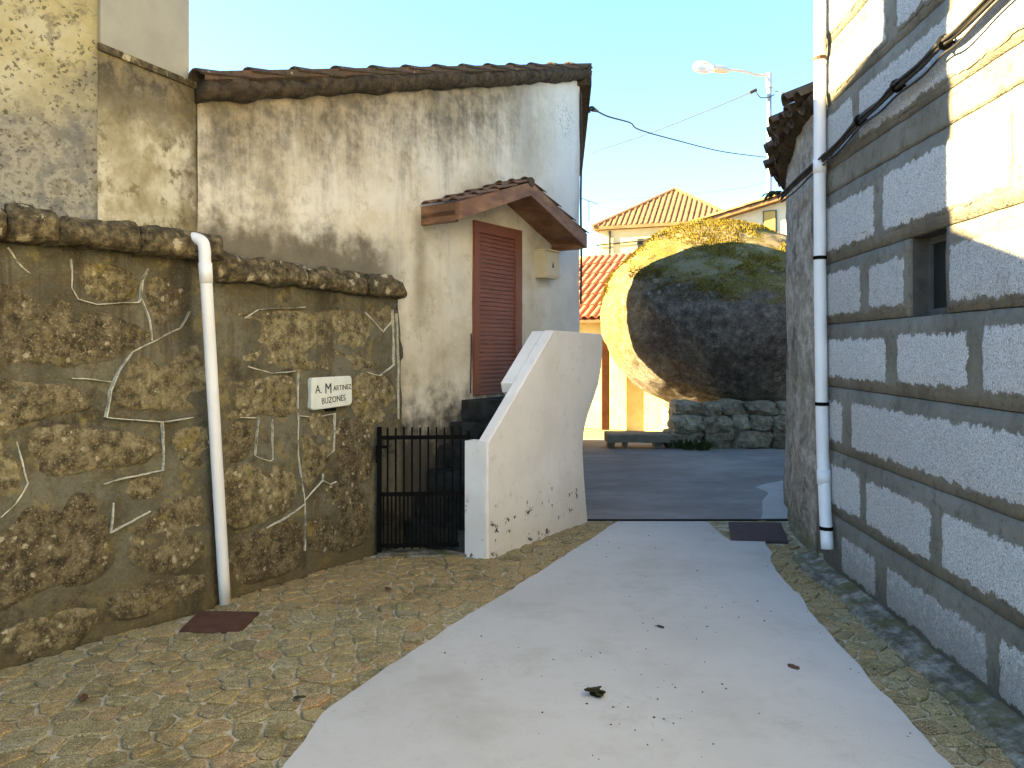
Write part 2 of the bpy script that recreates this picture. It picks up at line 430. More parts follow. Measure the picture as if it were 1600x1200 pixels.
def m_paver():
    g = G('tan_granite_paver')
    n1 = g.noise(5, 5, .65); n2 = g.noise(38, 4, .65); n3 = g.noise(150, 2, .5)
    base = g.ramp(g.rand, [(0, (.20, .145, .06)), (.2, (.36, .27, .11)), (.4, (.35, .28, .14)), (.58, (.44, .295, .10)), (.72, (.42, .23, .095)), (.86, (.36, .31, .18)), (1, (.23, .15, .065))])
    c = g.mix(g.mr(n2, .35, .7), g.mix(.5, base, (.10, .08, .04)), g.mix(.32, base, (.42, .37, .23)))
    c = g.mix(g.math('MULTIPLY', g.mr(n1, .5, .66), .5), c, (.17, .145, .06))
    c = g.mix(g.math('MULTIPLY', g.mr(n3, .54, .64), .6), c, (.55, .48, .32))
    c = g.mix(g.math('MULTIPLY', g.mr(n3, .44, .36), .6), c, (.085, .065, .03))
    c = dust(g, c)
    return g.out(c, .92, g.math('ADD', n2, g.math('MULTIPLY', n3, .4)), .7, .01)
M_PAVER = m_paver()
def m_pmortar():
    g = G('paving_joint_mortar')
    n1 = g.noise(8, 6, .75); n2 = g.noise(30, 5, .75)
    c = g.ramp(n1, [(.36, (.17, .135, .062)), (.47, (.33, .27, .15)), (.57, (.52, .455, .33)), (.68, (.60, .54, .43))])
    c = g.mix(g.math('MULTIPLY', g.mr(n2, .5, .65), .55), c, (.19, .155, .07))
    c = g.mix(.3, c, dust(g, c))
    return g.out(c, .95, n2, .6, .01)
M_PMORTAR = m_pmortar()
def m_asphalt():
    g = G('worn_dark_asphalt')
    n1 = g.noise(1.3, 6, .7, g.scale(.7, 1.1, 1)); n2 = g.noise(90, 4, .7); n3 = g.noise(1.6, 6, .75, g.scale(.6, 1.2, 1))
    c = g.ramp(n1, [(.3, (.20, .182, .17)), (.52, (.275, .25, .233)), (.7, (.36, .33, .305))])
    c = g.mix(g.math('MULTIPLY', g.mr(n3, .52, .66), .5), c, (.40, .37, .345))
    c = g.mix(g.math('MULTIPLY', g.mr(n2, .55, .7), .3), c, (.30, .28, .26))
    return g.out(c, .97, n2, .25, .004, spec=.1)
M_ASPHALT = m_asphalt()
def grey_mortar(g):
    z = g.sep(g.pos)[2]
    n1 = g.noise(2.2, 6, .68); n2 = g.noise(15, 5, .7)
    c = g.ramp(n1, [(.3, (.125, .112, .088)), (.5, (.18, .165, .135)), (.7, (.24, .225, .19))])
    c = g.mix(g.math('MULTIPLY', g.mr(n2, .52, .68), .6), c, (.085, .07, .05))
    c = g.mix(g.math('MULTIPLY', g.mr(g.noise(5, 6, .75, g.vm('ADD', g.pos, (3, 3, 8))), .54, .66), .5), c, (.125, .10, .065))
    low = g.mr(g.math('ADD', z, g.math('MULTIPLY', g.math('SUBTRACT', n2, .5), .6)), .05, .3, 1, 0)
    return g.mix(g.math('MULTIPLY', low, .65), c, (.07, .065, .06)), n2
def m_block():
    g = G('pale_split_granite_block')
    z = g.sep(g.pos)[2]
    n1 = g.noise(3, 4, .6); n2 = g.noise(30, 5, .72); n3 = g.noise(110, 3, .7); n4 = g.noise(190, 2, .5)
    c = g.ramp(n3, [(.3, (.16, .16, .16)), (.42, (.40, .40, .40)), (.55, (.55, .55, .545)), (.68, (.68, .675, .665))])
    c = g.mix(g.math('MULTIPLY', g.mr(n4, .46, .36), .5), c, (.08, .08, .08))
    c = g.mix(g.math('MULTIPLY', g.mr(g.noise(38, 6, .78), .56, .68), .45), c, (.14, .135, .125))
    c = g.mix(g.math('MULTIPLY', g.mr(g.noise(7, 6, .75, g.vm('ADD', g.pos, (5, 5, 1))), .55, .68), .35), c, (.24, .22, .185))
    c = g.mix(g.math('MULTIPLY', g.mr(n1, .5, .7), .25), c, (.40, .385, .36))
    c = g.hsv(c, .5, 1.0, g.math('ADD', .86, g.math('MULTIPLY', g.rand, .24)))
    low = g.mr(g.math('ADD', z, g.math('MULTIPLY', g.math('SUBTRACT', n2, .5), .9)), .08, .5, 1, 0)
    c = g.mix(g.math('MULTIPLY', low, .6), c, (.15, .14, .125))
    mc, m2 = grey_mortar(g)
    fac = g.mr(g.math('ADD', core(g), g.math('MULTIPLY', g.math('SUBTRACT', g.noise(22, 5, .75), .5), 1.8)), .36, .50)
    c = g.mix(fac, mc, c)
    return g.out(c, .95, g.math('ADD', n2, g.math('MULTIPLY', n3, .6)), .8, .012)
M_BLOCK = m_block()
def m_rmortar():
    g = G('grey_brown_smeared_mortar')
    c, n2 = grey_mortar(g); n3 = g.noise(60, 3, .6)
    return g.out(c, .94, g.math('ADD', n2, g.math('MULTIPLY', n3, .4)), .7, .018)
M_RMORTAR = m_rmortar()
M_GAP = m_simple('dark_joint_backing', (.05, .045, .04), (.10, .09, .075), 10, .95)
def m_oldwall():
    g = G('stained_old_stone_wall')
    z = g.sep(g.pos)[2]
    n1 = g.noise(2.4, 6, .72); n2 = g.noise(9, 7, .75, g.scale(.6, .6, 1)); n3 = g.noise(60, 3, .6)
    c = g.ramp(n2, [(.3, (.14, .122, .105)), (.43, (.29, .255, .215)), (.54, (.43, .39, .33)), (.67, (.62, .60, .565))])
    c = g.mix(g.math('MULTIPLY', g.mr(n1, .52, .66), .7), c, (.27, .235, .175))
    c = g.mix(g.math('MULTIPLY', g.mr(n1, .46, .36), .7), c, (.06, .055, .055))
    gr = g.mr(g.math('ADD', z, g.math('MULTIPLY', n2, .5)), .25, .6, 1, 0)
    c = g.mix(g.math('MULTIPLY', gr, .6), c, (.075, .08, .03))
    return g.out(c, .96, g.math('ADD', n2, g.math('MULTIPLY', n3, .5)), 1.0, .03)
M_OLD = m_oldwall()
M_PVC = m_simple('white_pvc', (.70, .69, .70), (.80, .79, .80), 3, .45, .05, .002, spec=.4)
M_BLACK = m_simple('black_painted_iron', (.003, .003, .003), (.007, .0065, .006), 12, .8, .25, .002, metal=0, spec=.06)
M_CABLE = m_simple('black_cable_sheath', (.02, .02, .02), (.05, .045, .04), 8, .7, .1, .002)
M_RUST = m_simple('rusty_steel_plate', (.085, .04, .028), (.14, .068, .045), 14, .75, .4, .004, metal=.25)
M_DARKPLATE = m_simple('dark_brown_steel_plate', (.055, .035, .036), (.085, .055, .052), 14, .7, .4, .004, metal=.25)
M_SHUTTER = m_simple('oxblood_shutter_slat', (.165, .058, .040), (.205, .074, .050), 5, .6, .1, .002, rv=.07)
M_SHUTFRAME = m_simple('oxblood_door_frame', (.17, .062, .042), (.215, .08, .05), 4, .55, .1, .002)
def m_wood():
    g = G('varnished_canopy_wood')
    n1 = g.noise(3.5, 5, .65, g.scale(1, 1, 3)); n2 = g.noise(18, 5, .7, g.scale(1, 1, 4))
    c = g.ramp(n1, [(.3, (.11, .052, .030)), (.5, (.20, .098, .054)), (.7, (.31, .165, .088))])
    c = g.mix(g.math('MULTIPLY', g.mr(n2, .5, .7), .5), c, (.07, .035, .025))
    return g.out(c, .6, n2, .3, .006)
M_WOOD = m_wood()
def m_tile(name, a, b, moss, rv=.25):
    g = G(name); n1 = g.noise(5, 5, .7); n2 = g.noise(26, 5, .7)
    c = g.ramp(n2, [(.3, a), (.65, b)])
    c = g.hsv(c, .5, 1.0, g.math('ADD', 1 - rv, g.math('MULTIPLY', g.rand, 2 * rv)))
    c = g.mix(g.math('MULTIPLY', g.mr(n1, .42, .6), moss), c, g.mix(n2, (.03, .025, .018), (.11, .09, .055)))
    d, _ = g.vor(22); li = g.math('MULTIPLY', g.mr(d, .22, .16), g.mr(g.noise(6, 3, .6), .55, .6))
    c = g.mix(g.math('MULTIPLY', li, .6), c, (.45, .40, .28))
    return g.out(c, .93, n2, .7, .01)
M_TILE_OLD = m_tile('mossy_old_roof_tile', (.045, .030, .023), (.115, .068, .048), .92)
M_TILE_RED = m_tile('clay_roof_tile', (.26, .10, .06), (.44, .19, .115), .18)
M_TILE_FAR = m_tile('ochre_roof_tile', (.20, .10, .05), (.34, .19, .095), .45)
M_VMORTAR = m_simple('blackened_verge_mortar', (.018, .014, .010), (.105, .075, .045), 13, .96, 1.0, .03)
def m_boulder():
    g = G('dark_mossy_boulder')
    nrm = g.sep(g.geo.outputs['Normal'])[2]
    n1 = g.noise(.9, 6, .68); n2 = g.noise(7, 9, .8); n3 = g.noise(30, 6, .75)
    c = g.ramp(n2, [(.34, (.05, .041, .036)), (.45, (.125, .104, .09)), (.55, (.22, .19, .16)), (.66, (.42, .38, .32))])
    c = g.mix(g.math('MULTIPLY', g.mr(n1, .52, .66), .6), c, (.17, .155, .13))
    c = g.mix(g.math('MULTIPLY', g.mr(n1, .47, .36), .55), c, (.055, .035, .032))
    d, _ = g.vor(3.2); li = g.math('MULTIPLY', g.mr(g.math('ADD', d, g.math('MULTIPLY', n3, .25)), .30, .22), g.mr(g.noise(1.1, 3, .6), .48, .56))
    c = g.mix(g.math('MULTIPLY', li, .75), c, (.40, .38, .33))
    c = g.mix(g.math('MULTIPLY', g.mr(g.noise(2.1, 6, .75, g.scale(1, 1, .45)), .56, .64), .5), c, (.27, .255, .225))
    c = g.mix(g.math('MULTIPLY', g.mr(n3, .55, .64), .5), c, (.36, .33, .28))
    c = g.mix(g.math('MULTIPLY', g.mr(n3, .44, .36), .6), c, (.03, .025, .022))
    c = g.mix(g.math('MULTIPLY', g.mr(g.noise(1.3, 7, .75, g.vm('ADD', g.pos, (2, 2, 2))), .53, .62), .55), c, (.075, .042, .035))
    moss = g.math('MULTIPLY', g.mr(g.math('ADD', nrm, g.math('MULTIPLY', g.math('SUBTRACT', n1, .5), 1.8)), .25, .62), g.mr(n2, .34, .52))
    c = g.mix(g.math('MULTIPLY', moss, .9), c, g.mix(g.mr(n3, .35, .65), (.075, .06, .006), (.24, .175, .018)))
    dry = g.math('MULTIPLY', g.mr(nrm, .5, .85), g.mr(g.noise(2.2, 5, .7), .48, .6))
    c = g.mix(g.math('MULTIPLY', dry, .7), c, (.33, .255, .155))
    x = g.sep(g.pos)[0]
    c = g.mix(g.math('MULTIPLY', g.mr(g.math('ADD', x, g.math('MULTIPLY', n2, .9)), 2.2, 2.75, 1, 0), .65), c, g.mix(g.mr(n3, .4, .6), (.10, .07, .010), (.30, .22, .07)))  # ochre over the left side puts the sunlit rim into the colour
    return g.out(c, .97, g.math('ADD', n2, g.math('MULTIPLY', n3, .35)), 1.0, .06)
M_BOULDER = m_boulder()
M_RUBBLE = m_simple('grey_rubble_stone', (.10, .082, .055), (.40, .34, .24), 12, .95, .9, .03, rv=.4)
def m_ywall():
    g = G('ochre_limewashed_wall')
    n1 = g.noise(1.4, 6, .7); n2 = g.noise(12, 6, .72)
    c = g.ramp(n1, [(.3, (.62, .46, .17)), (.5, (.74, .59, .25)), (.7, (.78, .66, .36))])
    c = g.mix(g.math('MULTIPLY', g.mr(n2, .56, .68), .5), c, (.33, .24, .10))
    return g.out(c, .95, n2, .6, .02)
M_YWALL = m_ywall()
M_FARWALL = m_simple('pale_yellow_far_wall', (.55, .45, .24), (.64, .55, .34), 1.5, .92, .3, .02)
M_FARWHITE = m_simple('cream_far_wall', (.62, .55, .40), (.70, .64, .50), 1.5, .92, .3, .02)
M_POST = m_simple('red_brown_timber_post', (.15, .06, .032), (.24, .10, .055), 7, .85, .5, .01)
M_SLAB = m_simple('worn_bench_granite', (.17, .145, .11), (.29, .25, .19), 9, .92, .6, .01)
M_GALV = m_simple('galvanised_steel', (.42, .43, .45), (.52, .53, .55), 5, .5, .1, .003, metal=.5)
M_LAMPHEAD = m_simple('pale_grey_lamp_housing', (.55, .52, .48), (.64, .60, .56), 5, .5, .1, .003)
M_GLASS = G('lamp_glass').out((.75, .78, .8), .12, spec=.5, trans=.6)
M_PANE = G('dusty_dark_pane').out((.015, .018, .018), .45, spec=.2)
M_BOXM = m_simple('cream_meter_box', (.55, .46, .32), (.62, .53, .38), 6, .6, .1, .003)
M_SIGN = m_simple('whitewashed_cement_plaque', (.60, .62, .58), (.74, .75, .70), 12, .85, .4, .004)
M_INK = m_simple('black_brush_lettering', (.025, .025, .03), (.05, .05, .05), 20, .8)
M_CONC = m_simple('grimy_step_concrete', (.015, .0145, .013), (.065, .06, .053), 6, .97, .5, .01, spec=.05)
def m_kerb():
    g = G('mossy_broken_concrete')
    n1 = g.noise(7, 8, .78); n2 = g.noise(40, 6, .72)
    c = g.ramp(n1, [(.36, (.055, .048, .034)), (.47, (.14, .125, .095)), (.57, (.27, .25, .21)), (.70, (.46, .44, .40))])
    c = g.mix(g.math('MULTIPLY', g.mr(g.noise(5, 5, .7, g.vm('ADD', g.pos, (4, 1, 0))), .46, .60), .8), c, (.12, .105, .04))
    return g.out(c, .95, g.math('ADD', n1, g.math('MULTIPLY', n2, .6)), .7, .015)
M_KERB = m_kerb()
M_DIRT = m_simple('packed_village_earth', (.17, .14, .09), (.30, .25, .17), 2, .97, .5, .02)
M_LEAF = m_simple('dry_brown_leaf', (.07, .035, .02), (.15, .075, .045), 40, .9, .4, .003)
M_WEED = m_simple('dark_dry_weed', (.02, .022, .01), (.05, .045, .02), 40, .9, .4, .003)
M_GREEN = m_simple('low_green_weed', (.03, .05, .012), (.075, .10, .025), 30, .9, .4, .003)
M_FRAME = m_simple('grey_window_frame', (.06, .062, .06), (.10, .105, .10), 8, .8)

# ================================================================== SETTING
o = B().add([(-400, -300, -.03), (400, -300, -.03), (400, 900, -.03), (-400, 900, -.03)], [(0, 1, 2, 3)]).go('ground', M_DIRT); tag(o, kind='structure')
YE = 6.97                                # where the asphalt of the cross street starts
o = B().add([(-3, YE, 0), (9, YE, 0), (16, 13.2, 0), (-8, 13.2, 0)], [(0, 1, 2, 3)]).go('road', M_ASPHALT); tag(o, kind='structure')
pave = B().add([(-6, -4, 0), (2.6, -4, 0), (2.6, YE - .06, 0), (-3.2, YE - .06, 0)], [(0, 1, 2, 3)]).go('pavement', M_PMORTAR); tag(pave, kind='structure')
# slot drain between the paving and the asphalt
o = B().box(-.2, 2.5, YE - .058, YE - .004, -.02, .006).go('drain_channel', M_BLACK); tag(o, 'narrow black slot drain across the lane where the asphalt begins', 'drain')
# pale lane
le = [(-1.0, -4), (-.95, 1.0), (-.83, 2.84), (-.80, 3.23), (-.58, 3.75), (-.35, 4.23), (0.0, 4.9), (.26, 5.42), (.49, 5.9), (.72, 6.35), (.94, 6.82)]
re = [(1.72, 6.82), (1.74, 6.13), (2.0, 6.1), (1.93, 5.75), (1.85, 5.47), (1.78, 4.8), (1.70, 4.09), (1.65, 3.29), (1.62, 2.84), (1.55, 1.0), (1.5, -4)]
def rag(line, amp):
    out = []
    for i in range(len(line) - 1):
        a, b = Vector(line[i]), Vector(line[i + 1]); n = max(1, int((b - a).length / .07))
        for k in range(n):
            p = a.lerp(b, k / n); w = amp * fbm((p.x, p.y, 3.1), 4.0, 3)
            out.append((p.x + w, p.y))
    return out + [line[-1]]
poly = rag(le, .014) + rag(re, .02)
lane = B().prism(poly, -.01, .019).go('lane', M_LANE); tag(lane, kind='structure')
# white patch of concrete on the asphalt by the curved wall
pp = [gnd(*p) for p in ((1190, 811), (1236, 811), (1230, 775), (1226, 752), (1205, 756), (1180, 762), (1200, 770), (1192, 785))]
pts = []
for i in range(len(pp)):
    a, b = pp[i], pp[(i + 1) % len(pp)]
    for k in range(4):
        q = a.lerp(b, k / 4); pts.append((q.x + .02 * nz(q, 6), q.y + .04 * nz(q, 5)))
o = B().prism(pts, -.01, .012).go('concrete_patch', M_LANE); tag(o, kind='structure')

# ---- paving stones: irregular cells in rows along the wall
TU = SLEFT.t; TV = Vector((TU.y, -TU.x))
def cellclip(poly, m, nrm):
    out = []
    for i in range(len(poly)):
        a, b = poly[i], poly[(i + 1) % len(poly)]
        da, db = (a - m).dot(nrm), (b - m).dot(nrm)
        if da <= 0: out.append(a)
        if (da < 0 < db) or (db < 0 < da): out.append(a.lerp(b, da / (da - db)))
    return out
LEV = [Vector(p) for p in le]; REV = [Vector(p) for p in re][::-1]
def lane_x(line, y):
    for i in range(len(line) - 1):
        a, b = line[i], line[i + 1]
        if a.y <= y <= b.y and b.y > a.y: return a.x + (b.x - a.x) * (y - a.y) / (b.y - a.y)
    return line[-1].x if y > line[-1].y else line[0].x
seeds = {}
CU, CV = .165, .088
for i in range(-30, 60):
    for j in range(-40, 50):
        u = (i + .5 * (j % 2) + random.uniform(-.34, .34)) * CU; v = (j + random.uniform(-.30, .30)) * CV
        seeds[i, j] = Vector((-1.2, 4.4)) + TU * u + TV * v
cand = []
for (i, j), p in seeds.items():
    if not (2.35 < p.y < 6.86): continue
    left = SLEFT.p.x + (p.y - SLEFT.p.y) * SLEFT.t.x / SLEFT.t.y if p.y < 4.65 else HOUSE.p.x + .05 + (p.y - 4.65) * .679
    inL = left - .05 < p.x < lane_x(LEV, p.y) + .03
    inR = lane_x(REV, p.y) - .03 < p.x < 1.86 + .065 * p.y
    if p.y > 5.7 and p.x < -.18 + .679 * (p.y - 5.62) : continue
    if not (inL or inR) or abs(p.x) > .70 * p.y + .05: continue
    if 4.15 < p.y < 4.53 and -1.88 < p.x < -1.45: continue
    if 6.05 < p.y < 6.9 and 1.7 < p.x < 2.2: continue
    poly = [p + Vector(d) * .5 for d in ((-1, -1), (1, -1), (1, 1), (-1, 1))]
    for di in range(-2, 3):
        for dj in range(-2, 3):
            q = seeds.get((i + di, j + dj))
            if q is None or q == p: continue
            poly = cellclip(poly, (p + q) / 2, (q - p).normalized())
    cand.append((p, poly))
cand.sort(key=lambda c: c[0].y)
def paver(b, p, poly):
    c = sum(poly, Vector((0, 0))) / len(poly)
    gap = random.uniform(.0035, .010); h = random.uniform(.006, .015); tilt = Vector((random.uniform(-.02, .02), random.uniform(-.02, .02)))
    ring = []
    for k in range(len(poly)):
        a, d = poly[k], poly[(k + 1) % len(poly)]
        for f in (.15, .85) if (d - a).length > .03 else (.5,):
            q = a.lerp(d, f); e = (q - c); L = max(e.length, 1e-4)
            ring.append(c + e * max(.3, (L - gap - random.uniform(0, .005)) / L))
    n = len(ring); v = [(q.x, q.y, -.005) for q in ring] + [(q.x, q.y, h * .55) for q in ring]
    v += [((c + (q - c) * .86).x, (c + (q - c) * .86).y, h + tilt.dot(q - c)) for q in ring]
    f = [[r * n + k, r * n + (k + 1) % n, (r + 1) * n + (k + 1) % n, (r + 1) * n + k] for r in range(2) for k in range(n)] + [list(range(2 * n, 3 * n))]
    b.add(v, f)
rest = B()
for k, (p, poly) in enumerate(cand):
    if len(poly) < 3: continue
    if k < 300:
        b = B(); paver(b, p, poly); b.go('paving_stone', M_PAVER, pave)
    else: paver(rest, p, poly)
if rest.v:
    o = rest.go('small_paving_stones', M_PAVER, pave); tag(o, kind='stuff')

# kerb: broken concrete gutter along the right wall
kb = B(); N = 170; v = []; f = []
for i in range(N + 1):
    y = .6 + 5.1 * i / N
    wx = 1.85 + .065 * y
    wd_ = .15 + .03 * nz((0, y, 1), 2.2) + .035 * nz((3, y, 1), 6) + .02 * nz((3, y, 1), 17)
    hh = .034 + .010 * nz((0, y, 5), 3) + .012 * nz((0, y, 5), 9)
    xs = [wx - wd_ - .02, wx - wd_, wx - wd_ + .03, wx - wd_ * .5, wx + .02]
    zs = [-.01, hh * .55, hh, hh + .012 * nz((1, y, 2), 8), hh + .03]
    v += [(xs[k], y, zs[k]) for k in range(5)]
for i in range(N):
    for k in range(4): f.append((i * 5 + k, i * 5 + k + 1, i * 5 + k + 6, i * 5 + k + 5))
kerb = B().add(v, f).go('kerb', M_KERB); tag(kerb, kind='structure')

# ================================================================== LEFT: STONE RETAINING WALL
def sheet(W, a0, a1, z0, z1, amp, thick, res=.055, edge=0.0):
    na = max(2, int((a1 - a0) / res)); nz_ = max(2, int((z1 - z0) / res)); v = []; f = []
    for i in range(na + 1):
        for j in range(nz_ + 1):
            a = a0 + (a1 - a0) * i / na; z = z0 + (z1 - z0) * j / nz_
            aa = a + (edge * nz((0, 0, z), 4) if i == na else 0)
            p = W.at(aa, z, 0); v.append(W.at(aa, z, amp * fbm(p, 3.0, 4)))
    for i in range(na):
        for j in range(nz_):
            k = i * (nz_ + 1) + j; f.append((k, k + nz_ + 1, k + nz_ + 2, k + 1))
    k = len(v); border = [i * (nz_ + 1) for i in range(na + 1)] + [na * (nz_ + 1) + j for j in range(1, nz_ + 1)] + [i * (nz_ + 1) + nz_ for i in range(na - 1, -1, -1)] + [j for j in range(nz_ - 1, 0, -1)]
    for q in border:
        p = v[q]; v.append(Vector((p.x - W.n.x * thick, p.y - W.n.y * thick, p.z)))
    n = len(border)
    for i in range(n): f.append((border[i], border[(i + 1) % n], k + (i + 1) % n, k + i))
    f.append([k + i for i in range(n)])
    return v, f
LTOP = 2.08
wall = thing('stone_wall', (-2.2, 3.9, 0), 'old granite wall with smeared mortar, pale painted joints and a mossy coping', 'stone wall')
aL1 = SLEFT.px(334, 900)[0]
mesh_obj('mortar_face', *sheet(SLEFT, -4.4, aL1, -.02, LTOP, .020, .35, .045, .02), M_WMORTAR, wall, smooth=True)
aR0 = SRIGHT.px(318, 700)[0] - .05; aR1 = SRIGHT.px(626, 560)[0]
mesh_obj('mortar_face', *sheet(SRIGHT, aR0, aR1, -.02, 1.99, .020, .16, .045, .02), M_WMORTAR, wall, smooth=True)

def dome(b, W, pts, h, seed):
    """a stone bedded in a wall: pts = (along, height) outline"""
    P = [Vector(p) for p in pts]; ring = []
    for i in range(len(P)):                 # rounded, uneven outline
        p0, p1, p2, p3 = P[i - 1], P[i], P[(i + 1) % len(P)], P[(i + 2) % len(P)]
        n = max(2, int((p2 - p1).length / .045))
        for k in range(n):
            t = k / n
            q = .5 * ((2 * p1) + (p2 - p0) * t + (2 * p0 - 5 * p1 + 4 * p2 - p3) * t * t + (3 * p1 - p0 - 3 * p2 + p3) * t ** 3)
            ring.append(q + Vector((nz((q.x, q.y, seed), 11), nz((q.x, q.y, seed + 9), 11))) * .018)
    c = sum(ring, Vector((0, 0))) / len(ring); n = len(ring); v = []; f = []
    for sc, off in ((1.26, -.04), (1.20, -.020), (1.10, -.003), (.95, h * .8), (.65, h * 1.1), (.28, h * 1.15)):
        for q in ring:
            e = c + (q - c) * sc
            v.append(W.at(e.x, e.y, off + (.012 * fbm((e.x, e.y, seed), 7, 4) if off > -.01 else 0)))
    v.append(W.at(c.x, c.y, h * 1.15))
    for r in range(5):
        for k in range(n): f.append((r * n + k, r * n + (k + 1) % n, (r + 1) * n + (k + 1) % n, (r + 1) * n + k))
    for k in range(n): f.append((5 * n + k, 5 * n + (k + 1) % n, 6 * n))
    b.add(v, f); b.core = [x for r in (0, 0, .12, .5, .9, 1.0) for x in [r] * n] + [1.0]
LS = [[(0, 425), (40, 430), (110, 455), (160, 490), (215, 510), (225, 530), (200, 548), (140, 562), (60, 567), (-30, 562), (-60, 500), (-40, 430)],
      [(125, 412), (205, 425), (207, 462), (150, 468), (128, 450)],
      [(190, 605), (215, 568), (260, 552), (315, 548), (318, 635), (240, 637), (190, 632)],
      [(-20, 592), (55, 600), (110, 605), (135, 635), (60, 655), (-20, 678)],
      [(52, 695), (70, 668), (170, 672), (243, 688), (240, 714), (150, 733), (80, 740)],
      [(275, 675), (320, 670), (324, 725), (290, 728), (275, 700)],
      [(-40, 845), (60, 785), (150, 775), (165, 825), (165, 880), (130, 905), (60, 922), (-40, 960)],
      [(205, 850), (240, 800), (308, 780), (316, 840), (300, 880), (260, 890), (212, 880)],
      [(203, 752), (250, 746), (247, 772), (207, 780)],
      [(-40, 690), (15, 700), (30, 750), (0, 790), (-40, 810)],
      [(-10, 1000), (60, 965), (120, 950), (150, 965), (120, 1000), (40, 1028)],
      [(175, 935), (260, 905), (318, 895), (320, 925), (250, 955), (190, 965)],
      [(235, 440), (290, 445), (292, 478), (245, 505)]]
RS = [[(365, 500), (400, 492), (480, 490), (560, 492), (600, 520), (607, 560), (560, 578), (480, 572), (400, 568), (368, 552)],
      [(572, 474), (608, 480), (608, 498), (597, 510)],
      [(352, 600), (400, 592), (455, 592), (458, 645), (405, 645), (352, 655)],
      [(352, 738), (440, 728), (460, 768), (440, 798), (365, 818)],
      [(487, 782), (545, 752), (572, 790), (562, 845), (492, 856)],
      [(473, 662), (515, 656), (518, 700), (500, 738), (478, 762)],
      [(368, 852), (405, 832), (462, 818), (466, 878), (430, 898), (372, 905)],
      [(556, 590), (606, 592), (614, 650), (560, 660)],
      [(530, 662), (575, 668), (580, 740), (535, 738)],
      [(352, 668), (392, 665), (388, 708), (354, 722)]]
sd = 0
for W, lst in ((SLEFT, LS), (SRIGHT, RS)):
    for pg in lst:
        b = B(); sd += 7; dome(b, W, [W.px(*p) for p in pg], random.uniform(.005, .013), sd); b.go('stone', M_STONE, wall, smooth=True)
JL = [[(110, 405), (110, 450), (120, 468), (150, 476), (215, 472), (219, 465), (222, 440), (230, 420)], [(219, 465), (233, 500), (236, 532)],
      [(295, 487), (280, 512), (236, 535), (205, 550), (185, 580), (172, 610), (165, 652)], [(110, 590), (172, 596)], [(165, 652), (253, 659), (300, 652)],
      [(253, 659), (254, 735), (205, 745), (160, 755)], [(25, 690), (42, 755), (22, 785), (0, 808)], [(233, 798), (205, 815), (172, 832), (176, 785)], [(10, 387), (25, 410), (45, 428)]]
JR = [[(380, 497), (402, 484), (475, 480)], [(385, 572), (420, 583), (465, 580)], [(464, 580), (464, 710), (475, 785), (475, 860)], [(475, 787), (440, 812), (415, 825)],
      [(475, 780), (503, 750), (503, 740)], [(568, 488), (597, 518), (613, 500)], [(612, 484), (614, 570), (592, 587), (570, 581)], [(618, 490), (621, 560), (621, 655)],
      [(372, 652), (403, 653), (397, 712), (420, 721), (425, 718), (423, 655)], [(465, 650), (480, 651)], [(500, 651), (522, 646), (520, 704), (509, 712)], [(503, 750), (515, 756), (524, 752)]]
for W, lst in ((SLEFT, JL), (SRIGHT, JR)):
    for ln in lst:
        pts = [Vector((*W.px(*p), 0)) for p in ln]; path = []
        for i in range(len(pts) - 1):
            n = max(2, int((pts[i + 1] - pts[i]).length / .03))
            path += [pts[i].lerp(pts[i + 1], k / n) for k in range(n)]
        path.append(pts[-1]); v = []; f = []
        for i, p in enumerate(path):
            d = (path[min(i + 1, len(path) - 1)] - path[max(i - 1, 0)]).normalized(); r = Vector((-d.y, d.x, 0))
            w = .0032 + .0026 * nz(p, 17); wob = .007 * nz(p, 9)
            for sx, of in ((-1, -.03), (-.7, .0185), (.7, .0185), (1, -.03)):
                q = p + r * (sx * w + wob); v.append(W.at(q.x, q.y, of))
        for i in range(len(path) - 1):
            for k in range(3): f.append((i * 4 + k, i * 4 + k + 1, i * 4 + k + 5, i * 4 + k + 4))
        mesh_obj('painted_joint', v, f, M_JOINT, wall)
# coping: long rounded stones
def coping(W, a0, a1, z0, z1, proud, back, seed, end_round=0):
    n = max(6, int((a1 - a0) / .035)); prof = [(0, back), (.0, .6), (.08, .92), (.35, 1.0), (.7, .95), (.92, .75), (1.0, .35), (1.02, back)]
    v = []; f = []; m = len(prof)
    for i in range(n + 1):
        t = i / n; a = a0 + (a1 - a0) * t
        e = 1.0
        if end_round: e = 1 - max(0, (t - .72) / .28) ** 2 * .75
        ee = min(1, .75 + .25 * min(t, 1 - t) * n / 1.0) if not end_round else 1
        for h, of in prof:
            z = z0 + (z1 - z0) * h * e
            off = of * proud * ee if of > -.5 else of
            p = W.at(a, z, off); w = .034 * fbm((p.x, p.y, p.z + seed), 5, 4) + .014 * nz((p.x, p.y, p.z), 16)
            v.append(W.at(a, z + w * .7, off + (w if of > 0 else 0)))
    for i in range(n):
        for k in range(m): f.append((i * m + k, i * m + (k + 1) % m, (i + 1) * m + (k + 1) % m, (i + 1) * m + k))
    f.append(list(range(m))); f.append([n * m + k for k in range(m)][::-1])
    return v, f
cuts = [-4.4, -3.2, -2.3, -1.4, -.6, .02, SLEFT.px(78, 380)[0], SLEFT.px(205, 395)[0], aL1 + .03]
for i in range(len(cuts) - 1):
    mesh_obj('coping_stone', *coping(SLEFT, cuts[i] + .004, cuts[i + 1] - .004, LTOP - .01, LTOP + .155 + .015 * nz((i, 3, 1), 1.7), .15, -.12, i * 3.3), M_COPING, wall, smooth=True)
cuts = [aR0 + .06, SRIGHT.px(470, 420)[0], SRIGHT.px(566, 440)[0], SRIGHT.px(620, 465)[0]]
